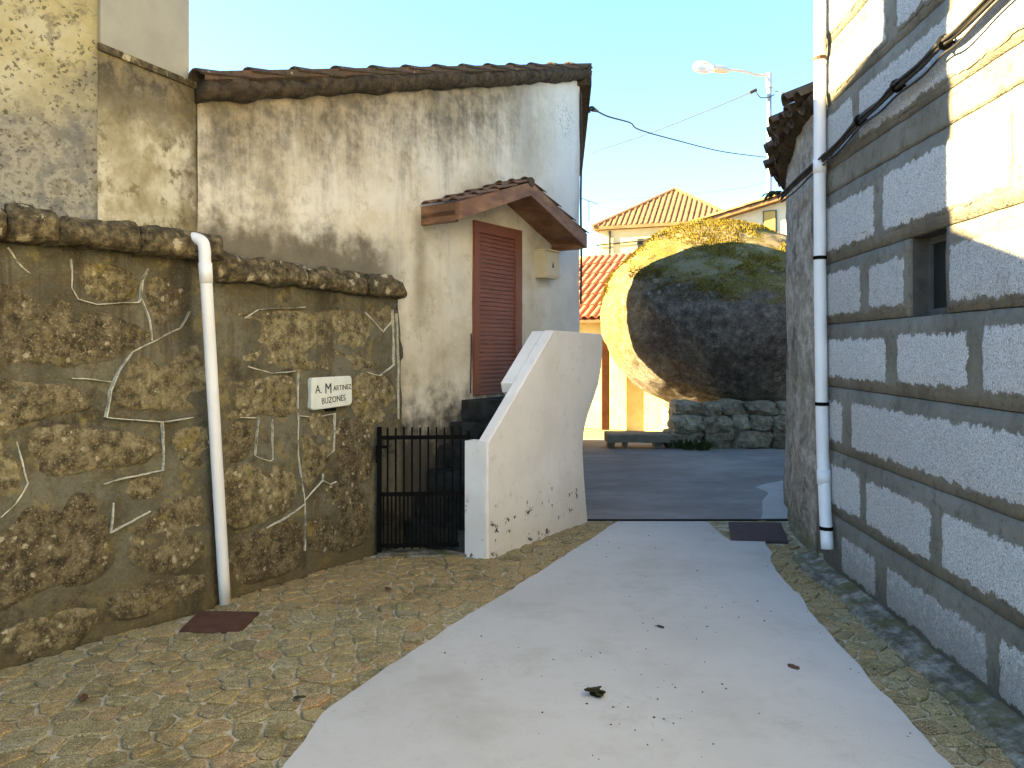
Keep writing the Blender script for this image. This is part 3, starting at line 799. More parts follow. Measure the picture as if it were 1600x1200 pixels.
for i in range(3):
    mesh_obj('coping_stone', *coping(SRIGHT, cuts[i] + .003, cuts[i + 1] - .003, 1.965 - .012 * i, 2.125 - .012 * i, .10, -.10, 40 + i * 3.3, i == 2), M_COPING, wall, smooth=True)

# plaque with a letter slot under it
pl = thing('letterbox_plaque', SRIGHT.at(*SRIGHT.px(513, 640), .02), 'small whitewashed plaque with hand-painted black lettering over a letter slot', 'sign')
a0, zt = SRIGHT.px(482, 590); a1, _ = SRIGHT.px(545, 590); _, zb = SRIGHT.px(482, 640)
zc = (zt + zb) / 2; hw, hh = (a1 - a0) / 2, (zt - zb) / 2 * .98; ac = (a0 + a1) / 2
ring = []
for cx, cy, st in ((1, 1, 0), (-1, 1, 90), (-1, -1, 180), (1, -1, 270)):
    for k in range(5):
        an = R(st + 22.5 * k); ring.append((ac + cx * (hw - .025) + .025 * math.cos(an), zc + cy * (hh - .025) + .025 * math.sin(an)))
ring = [(x + .006 * nz((x * 9, z * 9, 1), 2.3), z + .007 * nz((x * 9, z * 9, 6), 2.3) + .045 * (x - ac) * (1 if z < zc else .3)) for x, z in ring]
n = len(ring); v = [SRIGHT.at(x, z, -.01) for x, z in ring] + [SRIGHT.at(x, z, .026) for x, z in ring] + [SRIGHT.at(ac + (x - ac) * .96, zc + (z - zc) * .95, .031) for x, z in ring]
mesh_obj('plate', v, [[r * n + k, r * n + (k + 1) % n, (r + 1) * n + (k + 1) % n, (r + 1) * n + k] for r in range(2) for k in range(n)] + [list(range(2 * n, 3 * n))], M_SIGN, pl)
B().wbox(SRIGHT, ac - .045, ac + .04, zb - .022, zb - .003, -.02, .0225).go('letter_slot', M_BLACK, pl)
def lettering(txt, x, z, size, rot=0.0):
    cu = bpy.data.curves.new('t', 'FONT'); cu.body = txt; cu.size = size; cu.extrude = .0008; cu.offset = 0.0; cu.resolution_u = 2
    to = bpy.data.objects.new('t', cu); col.objects.link(to)
    bpy.context.view_layer.update()
    me = bpy.data.meshes.new_from_object(to.evaluated_get(bpy.context.evaluated_depsgraph_get()))
    V = []
    for q in me.vertices:
        X = q.co.x * .82; Y = q.co.y
        V.append(SRIGHT.at(x + X * math.cos(rot) - Y * math.sin(rot), z + Y * math.cos(rot) + X * math.sin(rot), .0325 + q.co.z))
    F = [list(p.vertices) for p in me.polygons]
    bpy.data.objects.remove(to); bpy.data.curves.remove(cu)
    mesh_obj('lettering', V, F, M_INK, pl)
lettering('A.', ac - hw + .03, zc + .0, .085)
lettering('M', ac - hw + .115, zc - .005, .105)
lettering('ARTINEZ', ac - hw + .195, zc + .012, .052, .03)
lettering('BUZONES', ac - hw + .085, zc - hh + .03, .062, .07)

# ================================================================== TOWER HOUSE (upper left)
tw = thing('tower_house', (-2.6, 4.2, 2.1), 'tall weathered plaster house rising above the mossy coping with speckled side yellowed by painted bounce light', 'house')
A0 = Vector((-2.46, 3.68)); C0 = Vector((-2.17, 4.02)); B1 = Vector((-1.89, 4.668)); dA = (C0 - A0).normalized()
LF = C0 - dA * 8
ZT = 2.16
def fine_face(name, p, q, z0, z1, mat, amp=.006, res=.06):
    W = Wall(p, q - p); v, f = sheet(W, 0, (q - p).length, z0, z1, amp, .12, res)
    return mesh_obj(name, v, f, mat, tw, smooth=True)
fine_face('side_wall', C0 - dA * 2.2, C0, ZT, 3.7, M_TOWER_A)
fine_face('corner_wall', C0 + Vector((.0, .002)), B1, ZT, 3.15, M_TOWER_B)
B().prism([C0 - dA * 8, C0 - dA * .01 + Vector((-.02, .016)), C0 + Vector((-.05, .1)), B1 + Vector((-.06, -.02)), (-2.3, 4.9), (-2.8, 6.0), (-9, 6.5)], ZT, 3.12).go('wall_core', M_UPPER, tw)
B().prism([C0 - dA * 8, C0 - dA * .03 + Vector((-.025, .02)), C0 + Vector((-.5, .5)), (-9, 4.5)], 3.1, 4.1).go('upper_side_wall', M_TOWER_A, tw)
u1 = C0 + Vector((.006, .02)); u2 = B1 + Vector((-.065, -.02))
b = B().prism([u1, u2, (-2.5, 4.78), (-3.6, 4.87), (-3.6, 4.1), u1 + Vector((-.3, .02))], 3.15, 7.8); b.go('upper_wall', M_UPPER, tw)
W_ = Wall(C0, B1 - C0); b = B(); n = 12
for k in range(n):
    b.wbox(W_, k * .70 / n, (k + 1) * .70 / n, 3.115 + .01 * nz((k, 1, 1), 2), 3.152 + .008 * nz((k, 4, 1), 2), -.05, .014 + .008 * nz((k, 2, 7), 2))
b.go('moulding', M_COPING, tw)
rear = B().prism([(-2.57, 4.70), (-2.75, 5.9), (-4.4, 5.9), (-4.4, 4.70)], 0, 5.5).go('rear_shadow_block', M_UPPER, tw)  # unseen block added behind the tower to shade the right wall
B().prism([(-3.3, 5.9), (-3.75, 8.7), (-5.6, 8.7), (-5.6, 5.9)], 0, [6.3, 6.3, 6.3, 6.3]).go('rear_shadow_block', M_UPPER, tw)  # second unseen block, added to keep the curved wall in shadow

# ================================================================== GABLE HOUSE
hs = thing('gable_house', (-.6, 9, 0), 'stained cream plaster house with a sloping dark tiled verge and brown shuttered door', 'house')
KX = Vector((.75, 8.54)); FX = Vector((1.06, 13.1)); LV = (FX - KX).normalized(); MX = Vector((LV.y, -LV.x))
def roofz(p):
    return 3.05 + .63 * ((Vector((p[0], p[1])) - HOUSE.p).dot(MX))
aK = (KX - HOUSE.p).length
# gable wall: a fine sheet up to the sloping verge
v = []; f = []; na, nv = 80, 60
for i in range(na + 1):
    a = -.015 + (aK + .015) * i / na; p = HOUSE.at(a, 0); zt = roofz(p) + .03
    for j in range(nv + 1):
        z = -.02 + (zt + .02) * j / nv; q = HOUSE.at(a, z); v.append(HOUSE.at(a, z, .008 * fbm(q, 2.2, 4)))
for i in range(na):
    for j in range(nv):
        k = i * (nv + 1) + j; f.append((k, k + nv + 1, k + nv + 2, k + 1))
mesh_obj('gable_wall', v, f, M_HOUSE, hs, smooth=True)
foot = [HOUSE.at(.02, 0, -.04), Vector((KX.x - .035, KX.y, 0)), Vector((FX.x, FX.y, 0)), Vector((-1.8, 13.1, 0))]
B().prism([(p.x, p.y) for p in foot], -.02, [roofz(p) for p in foot]).go('wall_core', M_UPPER, hs)
# roof slab and dark verge
OV = .11
rp = [HOUSE.at(-.04, 0, OV), HOUSE.at(aK + .08, 0, OV), Vector((FX.x + .13, FX.y + .05, 0)), Vector((-2.2, 13.15, 0))]
v = [(p.x, p.y, roofz(p) + .05) for p in rp] + [(p.x, p.y, roofz(p) + .10) for p in rp]
rf = B().hexa(v).go('roof', M_TILE_OLD, hs)
nseg = 80; v = []; f = []
for i in range(nseg + 1):
    a = -.03 + (aK + .11) * i / nseg; z = roofz(HOUSE.at(a, 0))
    for off, dz in ((-.06, -.02), (.06, -.015), (.115, .02), (.13, .075), (.10, .11), (-.06, .11)):
        p = HOUSE.at(a, 0, off); w = .030 * fbm((p.x, p.y, dz), 4, 4)
        v.append((p.x + w, p.y - w, z + dz + w * (.8 if dz < .1 else .2)))
for i in range(nseg):
    for k in range(6): f.append((i * 6 + k, i * 6 + (k + 1) % 6, i * 6 + 6 + (k + 1) % 6, i * 6 + 6 + k))
f += [list(range(6)), [nseg * 6 + k for k in range(6)][::-1]]
mesh_obj('verge_mortar', v, f, M_VMORTAR, rf, smooth=True)
def tile_mesh(L, r0, r1, th, seg=7, arc=150):
    v = []; f = []
    for x, r in ((0, r0), (L, r1)):
        for rr in (r, r - th):
            for k in range(seg + 1):
                an = R(90 - arc / 2 + arc * k / seg); v.append((x, rr * math.cos(an), rr * math.sin(an) - r0 * .35))
    m = seg + 1
    for k in range(seg):
        f.append((k, k + 1, 2 * m + k + 1, 2 * m + k)); f.append((m + k + 1, m + k, 3 * m + k, 3 * m + k + 1))
        f.append((k + 1, k, m + k, m + k + 1)); f.append((2 * m + k, 2 * m + k + 1, 3 * m + k + 1, 3 * m + k))
    f += [(0, 2 * m, 3 * m, m), (seg, m + seg, 3 * m + seg, 2 * m + seg)]
    me = bpy.data.meshes.new('tile'); me.from_pydata(v, [], f); return me
def frame(p, x, up):
    x = Vector(x).normalized(); y = Vector(up).cross(x).normalized(); z = x.cross(y)
    return Matrix(((x.x, y.x, z.x, p[0]), (x.y, y.y, z.y, p[1]), (x.z, y.z, z.z, p[2]), (0, 0, 0, 1)))
tm_old = tile_mesh(.44, .085, .066, .014); tm_old.materials.append(M_TILE_OLD)
p0 = HOUSE.at(-.05, 0, .05); p1 = HOUSE.at(aK + .02, 0, .05); p0.z = roofz(p0) + .085; p1.z = roofz(p1) + .085
vd = (p1 - p0).normalized(); nt_ = 13; L = (p1 - p0).length
for i in range(nt_):
    p = p0 + vd * (L * i / nt_) + Vector((0, 0, .018))
    d = (vd + Vector((0, 0, -.075 + random.uniform(-.02, .02)))).normalized()
    o = place('verge_tile', tm_old, frame(p - vd * .02, d, (-.3, .2, 1)), hs)
# right eave: tile ends and underside boards along the high side
for i in range(22):
    q = KX + LV * (.0 + i * .21); z = roofz((q.x, q.y)) + .06
    d = Vector((-MX.x, -MX.y, -.63)).normalized()
    place('eave_tile', tm_old, frame((q.x + MX.x * .14, q.y + MX.y * .14, z + .05), d, (0, 0, 1)), hs)
b = B()
q0 = Vector((KX.x + MX.x * .05, KX.y + MX.y * .05, roofz(KX) + .02)); q1 = Vector((FX.x + MX.x * .05, FX.y + MX.y * .05, roofz(FX) + .02))
b.bar(q0 + Vector((0, -.05, -.03)), q1, .16, .14); b.go('eave_board', M_VMORTAR, hs)

# shuttered door: frame and slats
da0, zt = HOUSE.px(738, 344); da1, _ = HOUSE.px(812, 355); _, zb = HOUSE.px(742, 618)
dr = B(); dr.wbox(HOUSE, da0, da0 + .07, zb, zt, -.02, .03); dr.wbox(HOUSE, da1 - .11, da1, zb, zt, -.02, .03); dr.wbox(HOUSE, da0 + .07, da1 - .11, zt - .10, zt, -.02, .028)
door = dr.go('door', M_SHUTFRAME, hs)
ns = 38; sh = (zt - .10 - zb) / ns
for k in range(ns):
    z0 = zb + k * sh; b = B()
    b.hexa([HOUSE.at(da0 + .07, z0 + .002, -.02), HOUSE.at(da1 - .11, z0 + .002, -.02), HOUSE.at(da1 - .11, z0 + .002, .019), HOUSE.at(da0 + .07, z0 + .002, .019),
            HOUSE.at(da0 + .07, z0 + sh - .002, -.02), HOUSE.at(da1 - .11, z0 + sh - .002, -.02), HOUSE.at(da1 - .11, z0 + sh - .002, .010), HOUSE.at(da0 + .07, z0 + sh - .002, .010)])
    b.go('slat', M_SHUTTER, door)
B().wbox(HOUSE, da1 + .02, da1 + .05, 1.93, 2.0, .0, .02).go('doorbell', M_BOXM, hs)
B().tube([HOUSE.at(da0 - .035, z, .012 + .004 * math.sin(z * 9)) for z in [zb + .02 + .06 * k for k in range(10)]], .006, 6).go('wire', M_CABLE, hs)

# canopy over the door
CD = .40; ca = HOUSE.px(774, 400)[0]; cw = 1.055; ze, zr = 2.60, 3.03
cn = thing('door_canopy', HOUSE.at(ca, 2.55), 'small gabled wooden canopy with clay tiles over the brown shuttered door', 'canopy')
for sgn in (-1, 1):
    e = ca + sgn * cw
    def cp(a, z, o_): return HOUSE.at(a, z, o_)
    B().hexa([cp(e, ze - .02, CD - .045), cp(ca, zr - .085, CD - .045), cp(ca, zr - .085, CD), cp(e, ze - .02, CD),
              cp(e, ze + .125, CD - .045), cp(ca, zr + .035, CD - .045), cp(ca, zr + .035, CD), cp(e, ze + .125, CD)]).go('barge_board', M_WOOD, cn)
    B().hexa([cp(e, ze + .02, -.02), cp(ca, zr - .03, -.02), cp(ca, zr - .03, CD - .047), cp(e, ze + .02, CD - .047),
              cp(e, ze + .06, -.02), cp(ca, zr + .01, -.02), cp(ca, zr + .01, CD - .047), cp(e, ze + .06, CD - .047)]).go('soffit', M_WOOD, cn)
    B().wbox(HOUSE, min(e, e - sgn * .05), max(e, e - sgn * .05), ze - .03, ze + .122, -.01, CD - .048).go('side_board', M_WOOD, cn)
tm_c = tile_mesh(.32, .07, .06, .010, 7, 95); tm_c.materials.append(m_tile('faded_canopy_tile', (.11, .06, .042), (.21, .115, .075), .5))
for sgn in (-1, 1):
    slope = (zr + .04 - ze - .12) / cw
    d3 = Vector((HT[0] * -sgn, HT[1] * -sgn, slope)).normalized()
    for r in range(4):
        for c in range(3):
            a = ca + sgn * (cw + .03 - r * .28); z = ze + .125 + slope * r * .28 - .012
            p = HOUSE.at(a, z, CD - .04 - c * .14)
            place('tile', tm_c, frame(p, (d3 + Vector((0, 0, -.05))).normalized(), (0, 0, 1)), cn)
b = B(); b.tube([HOUSE.at(ca, zr + .03, -.02), HOUSE.at(ca, zr + .035, CD + .01)], .045, 10); b.go('ridge_tile', M_TILE_OLD, cn)

# meter box
m0, z1 = HOUSE.px(836, 392); m1, _ = HOUSE.px(858, 392); _, z0 = HOUSE.px(836, 434)
mb = thing('meter_box', HOUSE.at((m0 + m1) / 2, z0), 'small cream meter box on the plaster under the canopy end', 'meter box')
body = B().wbox(HOUSE, m0, m1, z0, z1, -.005, .12).go('body', M_BOXM, mb)
B().wbox(HOUSE, m0 + .015, m1 - .015, z0 + .02, z1 - .02, .121, .13).go('lid', M_BOXM, mb)
B().wbox(HOUSE, m0 - .01, m1 + .01, z1 + .001, z1 + .015, -.004, .14).go('rim', M_BOXM, mb)
mc = (m0 + m1) / 2; zc_ = (z0 + z1) / 2
v = [HOUSE.at(mc - .018, zc_ - .03, .132), HOUSE.at(mc + .018, zc_ - .03, .132), HOUSE.at(mc, zc_ + .03, .132)]; v += [HOUSE.at(mc - .018, zc_ - .03, .129), HOUSE.at(mc + .018, zc_ - .03, .129), HOUSE.at(mc, zc_ + .03, .129)]
mesh_obj('warning_mark', v, [(0, 1, 2), (5, 4, 3), (0, 3, 4, 1), (1, 4, 5, 2), (2, 5, 3, 0)], M_INK, mb)
# cable down the house corner
o = B().tube(smooth_path([(KX.x + .012, KX.y - .03, 4.4), (KX.x + .02, KX.y - .03, 3.8), (KX.x + .012, KX.y - .03, 3.2), (KX.x + .018, KX.y - .03, 2.6), (KX.x + .012, KX.y - .03, 2.05)], 5), .012, 6).go('corner_cable', M_CABLE)
tag(o, 'thin black cable running down the corner of the cream house', 'cable')

# ================================================================== STAIR, PARAPET, GATE
prof_px = [(762, 878), (762, 692), (864, 516), (942, 522), (942, 548), (940, 575), (936, 600), (928, 625), (919, 650), (913, 675), (911, 700), (913, 740), (916, 780), (919, 816)]
pr = [PARA.px(*p) for p in prof_px]; pr[0] = (pr[0][0], -.02); pr[-1] = (pr[-1][0], -.02)
TH = .205; bm = bmesh.new()
outer = [bm.verts.new(PARA.at(a, z, 0)) for a, z in pr]; TM = .10; inner = [bm.verts.new(PARA.at(a, z, -TM)) for a, z in pr]
bm.faces.new(outer); bm.faces.new(inner[::-1]); n = len(pr)
for i in range(n): bm.faces.new((outer[i], outer[(i + 1) % n], inner[(i + 1) % n], inner[i]))
bmesh.ops.recalc_face_normals(bm, faces=bm.faces)
bmesh.ops.bevel(bm, geom=list(bm.edges), offset=.012, segments=2, affect='EDGES')
bmesh.ops.triangulate(bm, faces=[f_ for f_ in bm.faces if len(f_.verts) > 4])
me = bpy.data.meshes.new('parapet'); bw = PARA.at(.6, 0, -.1)
for vv in bm.verts: vv.co -= bw
bm.to_mesh(me); bm.free(); me.materials.append(M_PARA)
para = bpy.data.objects.new('stair_parapet', me); para.location = bw; col.objects.link(para); para['_b'] = tuple(bw)
tag(para, 'white painted stair parapet with sloping top and chipped foot', 'parapet')
def slab(name, ring, o0, o1):
    n = len(ring); v = [PARA.at(a, z, o0) for a, z in ring] + [PARA.at(a, z, o1) for a, z in ring]
    mesh_obj(name, v, [list(range(n)), list(range(n, 2 * n))[::-1]] + [[k, (k + 1) % n, n + (k + 1) % n, n + k] for k in range(n)], M_PARA, para)
slab('pillar', [(-.004, -.02), (.11, -.02), (.11, pr[1][1] + .003), (-.004, pr[1][1] + .003)], -.014, -TH)
sf = lambda f: (pr[1][0] + (pr[2][0] - pr[1][0]) * f, pr[1][1] + (pr[2][1] - pr[1][1]) * f - .006)
slab('landing_coping', [sf(.50), sf(1.0), (pr[3][0] - .03, pr[3][1] - .008), (pr[3][0] - .03, 1.15), (sf(.50)[0] + .1, 1.15), (sf(.50)[0] + .02, sf(.50)[1] - .07)], -TM + .002, -TH)
st = thing('staircase', HOUSE.at(2.2, 0, .4), 'grimy concrete steps climbing behind the iron gate to the brown door', 'stairs')
gap = (Vector((-.18, 5.62)) - HOUSE.p).dot(HOUSE.n) - TH
ns_ = 6; s0 = 1.78; tr = .155
for k in range(ns_):
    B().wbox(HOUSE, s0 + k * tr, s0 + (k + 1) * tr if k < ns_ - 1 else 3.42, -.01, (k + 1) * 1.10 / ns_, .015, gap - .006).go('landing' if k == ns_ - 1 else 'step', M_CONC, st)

gl = SRIGHT.at(SRIGHT.px(584, 750)[0], 0, .03); gr_ = PARA.at(.075, 0, -TH - .012)
gl.z = gr_.z = 0
gate = thing('iron_gate', (gl + gr_) / 2, 'low black iron bar gate between the stone wall and the white parapet', 'gate')
gd = gr_ - gl
def gp(t, z): q = gl + gd * t; return (q.x, q.y, z)
B().bar(gp(.015, .03), gp(.015, .965), .032, .032).go('post', M_BLACK, gate)
B().bar(gp(.985, .03), gp(.985, .93), .026, .026).go('post', M_BLACK, gate)
for z in (.885, .46, .075):
    B().bar(gp(.03, z), gp(.97, z), .014, .03).go('rail', M_BLACK, gate)
for k in range(1, 11):
    t = .015 + .97 * k / 11
    B().bar(gp(t, .05), gp(t, .965 - .004 * (k % 3)), .013, .013).go('bar', M_BLACK, gate)
for k in range(11):
    t = .015 + .97 * (k + .5) / 11
    B().bar(gp(t, .06), gp(t, .45), .011, .011).go('short_bar', M_BLACK, gate)
B().bar(gp(.0, .70), gp(.0, .83), .03, .05).go('hinge', M_BLACK, gate); B().bar(gp(.03, .815), gp(.1, .815), .012, .02).go('latch', M_BLACK, gate)
o = B().bar(gp(-.01, .008), gp(1.0, .008), .16, .022).go('gate_threshold', M_KERB); tag(o, 'grey concrete threshold strip under the iron gate', 'threshold')

# ================================================================== LEFT DRAINPIPE
a_, z_ = SLEFT.px(352, 944, .02)
foot_ = gnd(352, 946, .0)
elb = SLEFT.px(320, 402, .19)
top_ = SLEFT.at(elb[0], elb[1], .19)
pts = smooth_path([SLEFT.at(elb[0] - .09, elb[1] + .115, -.02), SLEFT.at(elb[0] - .03, elb[1] + .115, .11), SLEFT.at(elb[0] - .006, elb[1] + .09, .175), SLEFT.at(elb[0], elb[1] + .04, .19), top_], 6)
pts += [top_.lerp(foot_, k / 10) for k in range(1, 11)]
dp = thing('drainpipe', foot_, 'white plastic drainpipe leaning against the mossy stone wall', 'drainpipe')
B().tube(pts, .034, 14).go('pipe', M_PVC, dp, smooth=True)
B().tube([top_.lerp(foot_, .015), top_.lerp(foot_, .07)], .0375, 14).go('socket', M_PVC, dp, smooth=True)

# ================================================================== RIGHT: BLOCK HOUSE
bh = thing('granite_block_house', RIGHT.at(3, 0, -.1), 'grey house wall of large rough granite blocks in smeared mortar', 'house')
def ry(px_): return RIGHT.px(px_, 545)[0]
YEND = ry(1276)
W0, W1 = ry(1478), ry(1420)
ZJ = [-.02, .42, .855, 1.29, 1.72, 2.14, 2.62, 2.79, 3.24, 3.66, 4.1, 4.6, 5.1, 5.6]
def window_course(i): return i == 4
core = B()
core.wbox(RIGHT, -3, YEND, -.02, ZJ[4], -.4, -.028); core.wbox(RIGHT, -3, YEND, ZJ[5], 5.6, -.4, -.028)
core.wbox(RIGHT, -3, W0, ZJ[4], ZJ[5], -.4, -.028); core.wbox(RIGHT, W1, YEND, ZJ[4], ZJ[5], -.4, -.028)
core.wbox(RIGHT, W0, W1, ZJ[4], ZJ[5], -.4, -.30)
core.go('wall_core', M_GAP, bh)
def strip(a0, a1, z0, z1):
    n = max(2, int((a1 - a0) / .06)); m = 6; v = []; f = []
    for i in range(n + 1):
        for j in range(m + 1):
            a = a0 + (a1 - a0) * i / n; z = z0 + (z1 - z0) * j / m
            e = .0025 * nz((a, z, 2), 9) if j in (0, m) else 0
            r = -.006 if j in (0, m) else 0
            v.append(RIGHT.at(a, z + e, r + .005 * fbm((a, z, 0), 5, 3)))
    for i in range(n):
        for j in range(m):
            k = i * (m + 1) + j; f.append((k, k + m + 1, k + m + 2, k + 1))
    bd = [i * (m + 1) for i in range(n + 1)] + [n * (m + 1) + j for j in range(1, m + 1)] + [i * (m + 1) + m for i in range(n - 1, -1, -1)] + [j for j in range(m - 1, 0, -1)]
    k = len(v); v += [Vector((v[q].x - RIGHT.n.x * .025, v[q].y - RIGHT.n.y * .025, v[q].z)) for q in bd]
    f += [(bd[i], bd[(i + 1) % len(bd)], k + (i + 1) % len(bd), k + i) for i in range(len(bd))]
    return v, f
for i in range(len(ZJ) - 1):
    z0, z1 = ZJ[i] + .003, ZJ[i + 1] - .003
    spans = [(-3, W0), (W1, YEND)] if window_course(i) else [(-3, YEND)]
    for a0, a1 in spans:
        mesh_obj('mortar_course', *strip(a0, a1, z0, z1), M_RMORTAR, bh, smooth=True)
def block(b, a0, a1, z0, z1, seed):
    ring = []
    def edge(p, q, amp, skip):
        d = (q - p).length; n = max(3, int(d / .022))
        for k in range(n):
            t = k / n; w = min(t, 1 - t) * 6; w = min(1, w)
            r = p.lerp(q, t); nn = Vector((-(q - p).y, (q - p).x)).normalized()
            ring.append(r + nn * (amp * w * (fbm((r.x, r.y, seed), 9, 3) + .6 * nz((r.x, r.y, seed + 4), 38))))
    c = .016
    P = [Vector(x) for x in ((a0 + c, z0), (a1 - c, z0), (a1, z0 + c * 1.3), (a1, z1 - c * 2), (a1 - c, z1), (a0 + c, z1), (a0, z1 - c * 2), (a0, z0 + c * 1.3))]
    tz = random.uniform(-.02, .02)
    for i in range(8): edge(P[i], P[(i + 1) % 8], .017 if i in (0, 4) else .007, 0)
    n = len(ring); cc = sum(ring, Vector((0, 0))) / n; hw_, hh_ = (a1 - a0) / 2, (z1 - z0) / 2
    v = []
    for ins, off in ((-.012, -.012), (-.008, .002), (.012, .007), (.05, .010)):
        for q in ring: v.append(RIGHT.at(cc.x + (q.x - cc.x) * (1 - ins / hw_), cc.y + (q.y - cc.y) * (1 - ins / hh_), off + (.004 * nz((q.x, q.y, seed), 12) if off > .005 else 0)))
    f = [[r * n + k, r * n + (k + 1) % n, (r + 1) * n + (k + 1) % n, (r + 1) * n + k] for r in range(3) for k in range(n)] + [list(range(3 * n, 4 * n))]
    b.add(v, f); b.core = [x for r in (0, 0, .45, 1.0) for x in [r] * n]
# block edges along the wall as read from the photograph (further ones on towards the viewer are filled in)
BL = {0: [(1316, 1370), (1386, 1546), (1562, 1720)], 1: [(1296, 1346), (1354, 1457), (1472, 1700)], 2: [(1291, 1318), (1331, 1640)],
      3: [(1294, 1387), (1402, 1516), (1536, 1690)], 4: [(1291, 1347), (1358, 1415), (1484, 1680)], 5: [(1290, 1368), (1380, 1580), (1612, 1800)],
      7: [(1291, 1334), (1343, 1620)], 8: [(1292, 1386), (1402, 1560)], 9: [(1290, 1350), (1362, 1480), (1500, 1700)], 10: [(1290, 1400), (1420, 1640)], 11: [(1291, 1345), (1360, 1500)]}
sd = 100
for i, lst in BL.items():
    ht = ZJ[i + 1] - ZJ[i]
    sp = [(ry(q), ry(p)) for p, q in lst]
    y = sp[-1][0] - .04
    while y > -2.5:
        w = random.uniform(.45, .95); sp.append((y - w, y)); y -= w + .04
    for k, (y0, y1) in enumerate(sp):
        sd += 3; b = B()
        lo, hi = ZJ[i] + ht * random.uniform(.10, .17), ZJ[i + 1] - ht * random.uniform(.14, .24)
        if i == 0: lo = .08
        if i == 2 and k == 1: hi = ZJ[3] - .075
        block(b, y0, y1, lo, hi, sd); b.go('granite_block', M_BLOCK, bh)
# small window niche
win = B(); win.wbox(RIGHT, W0 + .012, W1 - .012, ZJ[4] + .012, ZJ[5] - .012, -.125, -.11); wn = win.go('window', M_PANE, bh)
b = B()
for (x0, x1, z0, z1) in ((W0 + .002, W0 + .04, ZJ[4] + .004, ZJ[5] - .004), (W1 - .04, W1 - .002, ZJ[4] + .004, ZJ[5] - .004), (W0 + .041, W1 - .041, ZJ[4] + .004, ZJ[4] + .04), (W0 + .041, W1 - .041, ZJ[5] - .04, ZJ[5] - .004)):
    b.wbox(RIGHT, x0, x1, z0, z1, -.12, -.095)
b.go('window_frame', M_FRAME, wn)
b = B()
b.wbox(RIGHT, W0 - .0005, W0 + .0015, ZJ[4], ZJ[5], -.15, -.0205); b.wbox(RIGHT, W1 - .0015, W1 + .0005, ZJ[4], ZJ[5], -.15, -.0205)
b.wbox(RIGHT, W0 + .002, W1 - .002, ZJ[4], ZJ[4] + .002, -.15, -.0205); b.wbox(RIGHT, W0 + .002, W1 - .002, ZJ[5] - .002, ZJ[5], -.15, -.0205)
b.go('reveal', M_GAP, wn)
# little nail heads / lime blobs left in the joints
# right drainpipe
rd = thing('drainpipe', RIGHT.at(ry(1293), .1, .06), 'tall white plastic drainpipe clamped where the block wall meets the old curved wall', 'drainpipe')
pts = []
for x_, y_ in ((1283, -700), (1282, -200), (1281, 100), (1281, 400), (1283, 560), (1284, 640), (1286, 720), (1289, 790), (1293, 858)):
    a, z = RIGHT.px(x_, y_, .06); pts.append(RIGHT.at(a, z, .06))
B().tube(smooth_path(pts, 4), .041, 14).go('pipe', M_PVC, rd, smooth=True)
for y_ in (92, 403, 631, 825):
    xx = 1281 if y_ < 500 else (1284 if y_ < 700 else 1291)
    a, z = RIGHT.px(xx, y_, .06)
    B().tube([RIGHT.at(a, z - .012, .06), RIGHT.at(a, z + .012, .06)], .0455, 14).go('clamp', M_BLACK if y_ > 100 else M_RUST, rd)
for y_ in (260, 745):
    a, z = RIGHT.px(1281 if y_ < 500 else 1287, y_, .06)
    B().tube([RIGHT.at(a, z - .05, .06), RIGHT.at(a, z + .05, .06)], .045, 14).go('socket', M_PVC, rd, smooth=True)
# cable bundle strung along the block wall
cpx = [(1222, 308), (1246, 284), (1275, 258), (1310, 228), (1345, 188), (1378, 160), (1403, 134), (1440, 104), (1472, 70), (1500, 50), (1560, -12), (1680, -130)]
def strand(off, j, r):
    pts = []
    for i, (x_, y_) in enumerate(cpx):
        a, z = RIGHT.px(x_, y_, .05); pts.append(RIGHT.at(a, z + j[0] * (1 + .6 * nz((i, off, 1), 1.3)), .05 + j[1] + .012 * nz((i, off, 3), 2.1)))
    return smooth_path(pts, 6), r
cb = thing('cable_bundle', RIGHT.at(4.5, 2.9, .05), 'black cable bundle sagging across the granite block wall past the drainpipe', 'cable')
for k, (j, r) in enumerate((((0, 0), .013), ((.016, .012), .010), ((-.015, .01), .009), ((.0, .026), .008), ((-.045, .004), .006))):
    pth, r = strand(k * 5, j, r); B().tube(pth, r, 7).go('strand', M_CABLE, cb, smooth=True)
for x_, y_ in ((1345, 188), (1403, 134), (1478, 66)):
    a, z = RIGHT.px(x_, y_, .05)
    B().bar(RIGHT.at(a, z, -.01), RIGHT.at(a, z, .085), .012, .012).go('bracket', M_BLACK, cb)
    B().tube([RIGHT.at(a - .012, z - .01, .055), RIGHT.at(a + .012, z + .01, .055)], .034, 8).go('cable_clip', M_BLACK, cb)
a, z = RIGHT.px(1290, 100, .01)
o = B().tube(smooth_path([RIGHT.at(ry(1290), zz, .012 + .005 * nz((0, 0, zz), 3)) for zz in (2.2, 2.7, 3.2, 3.7, 4.2, 5.2)], 5), .008, 6).go('wall_cable', M_CABLE); tag(o, 'single dark cable climbing the block wall close beside the tall drainpipe', 'cable')

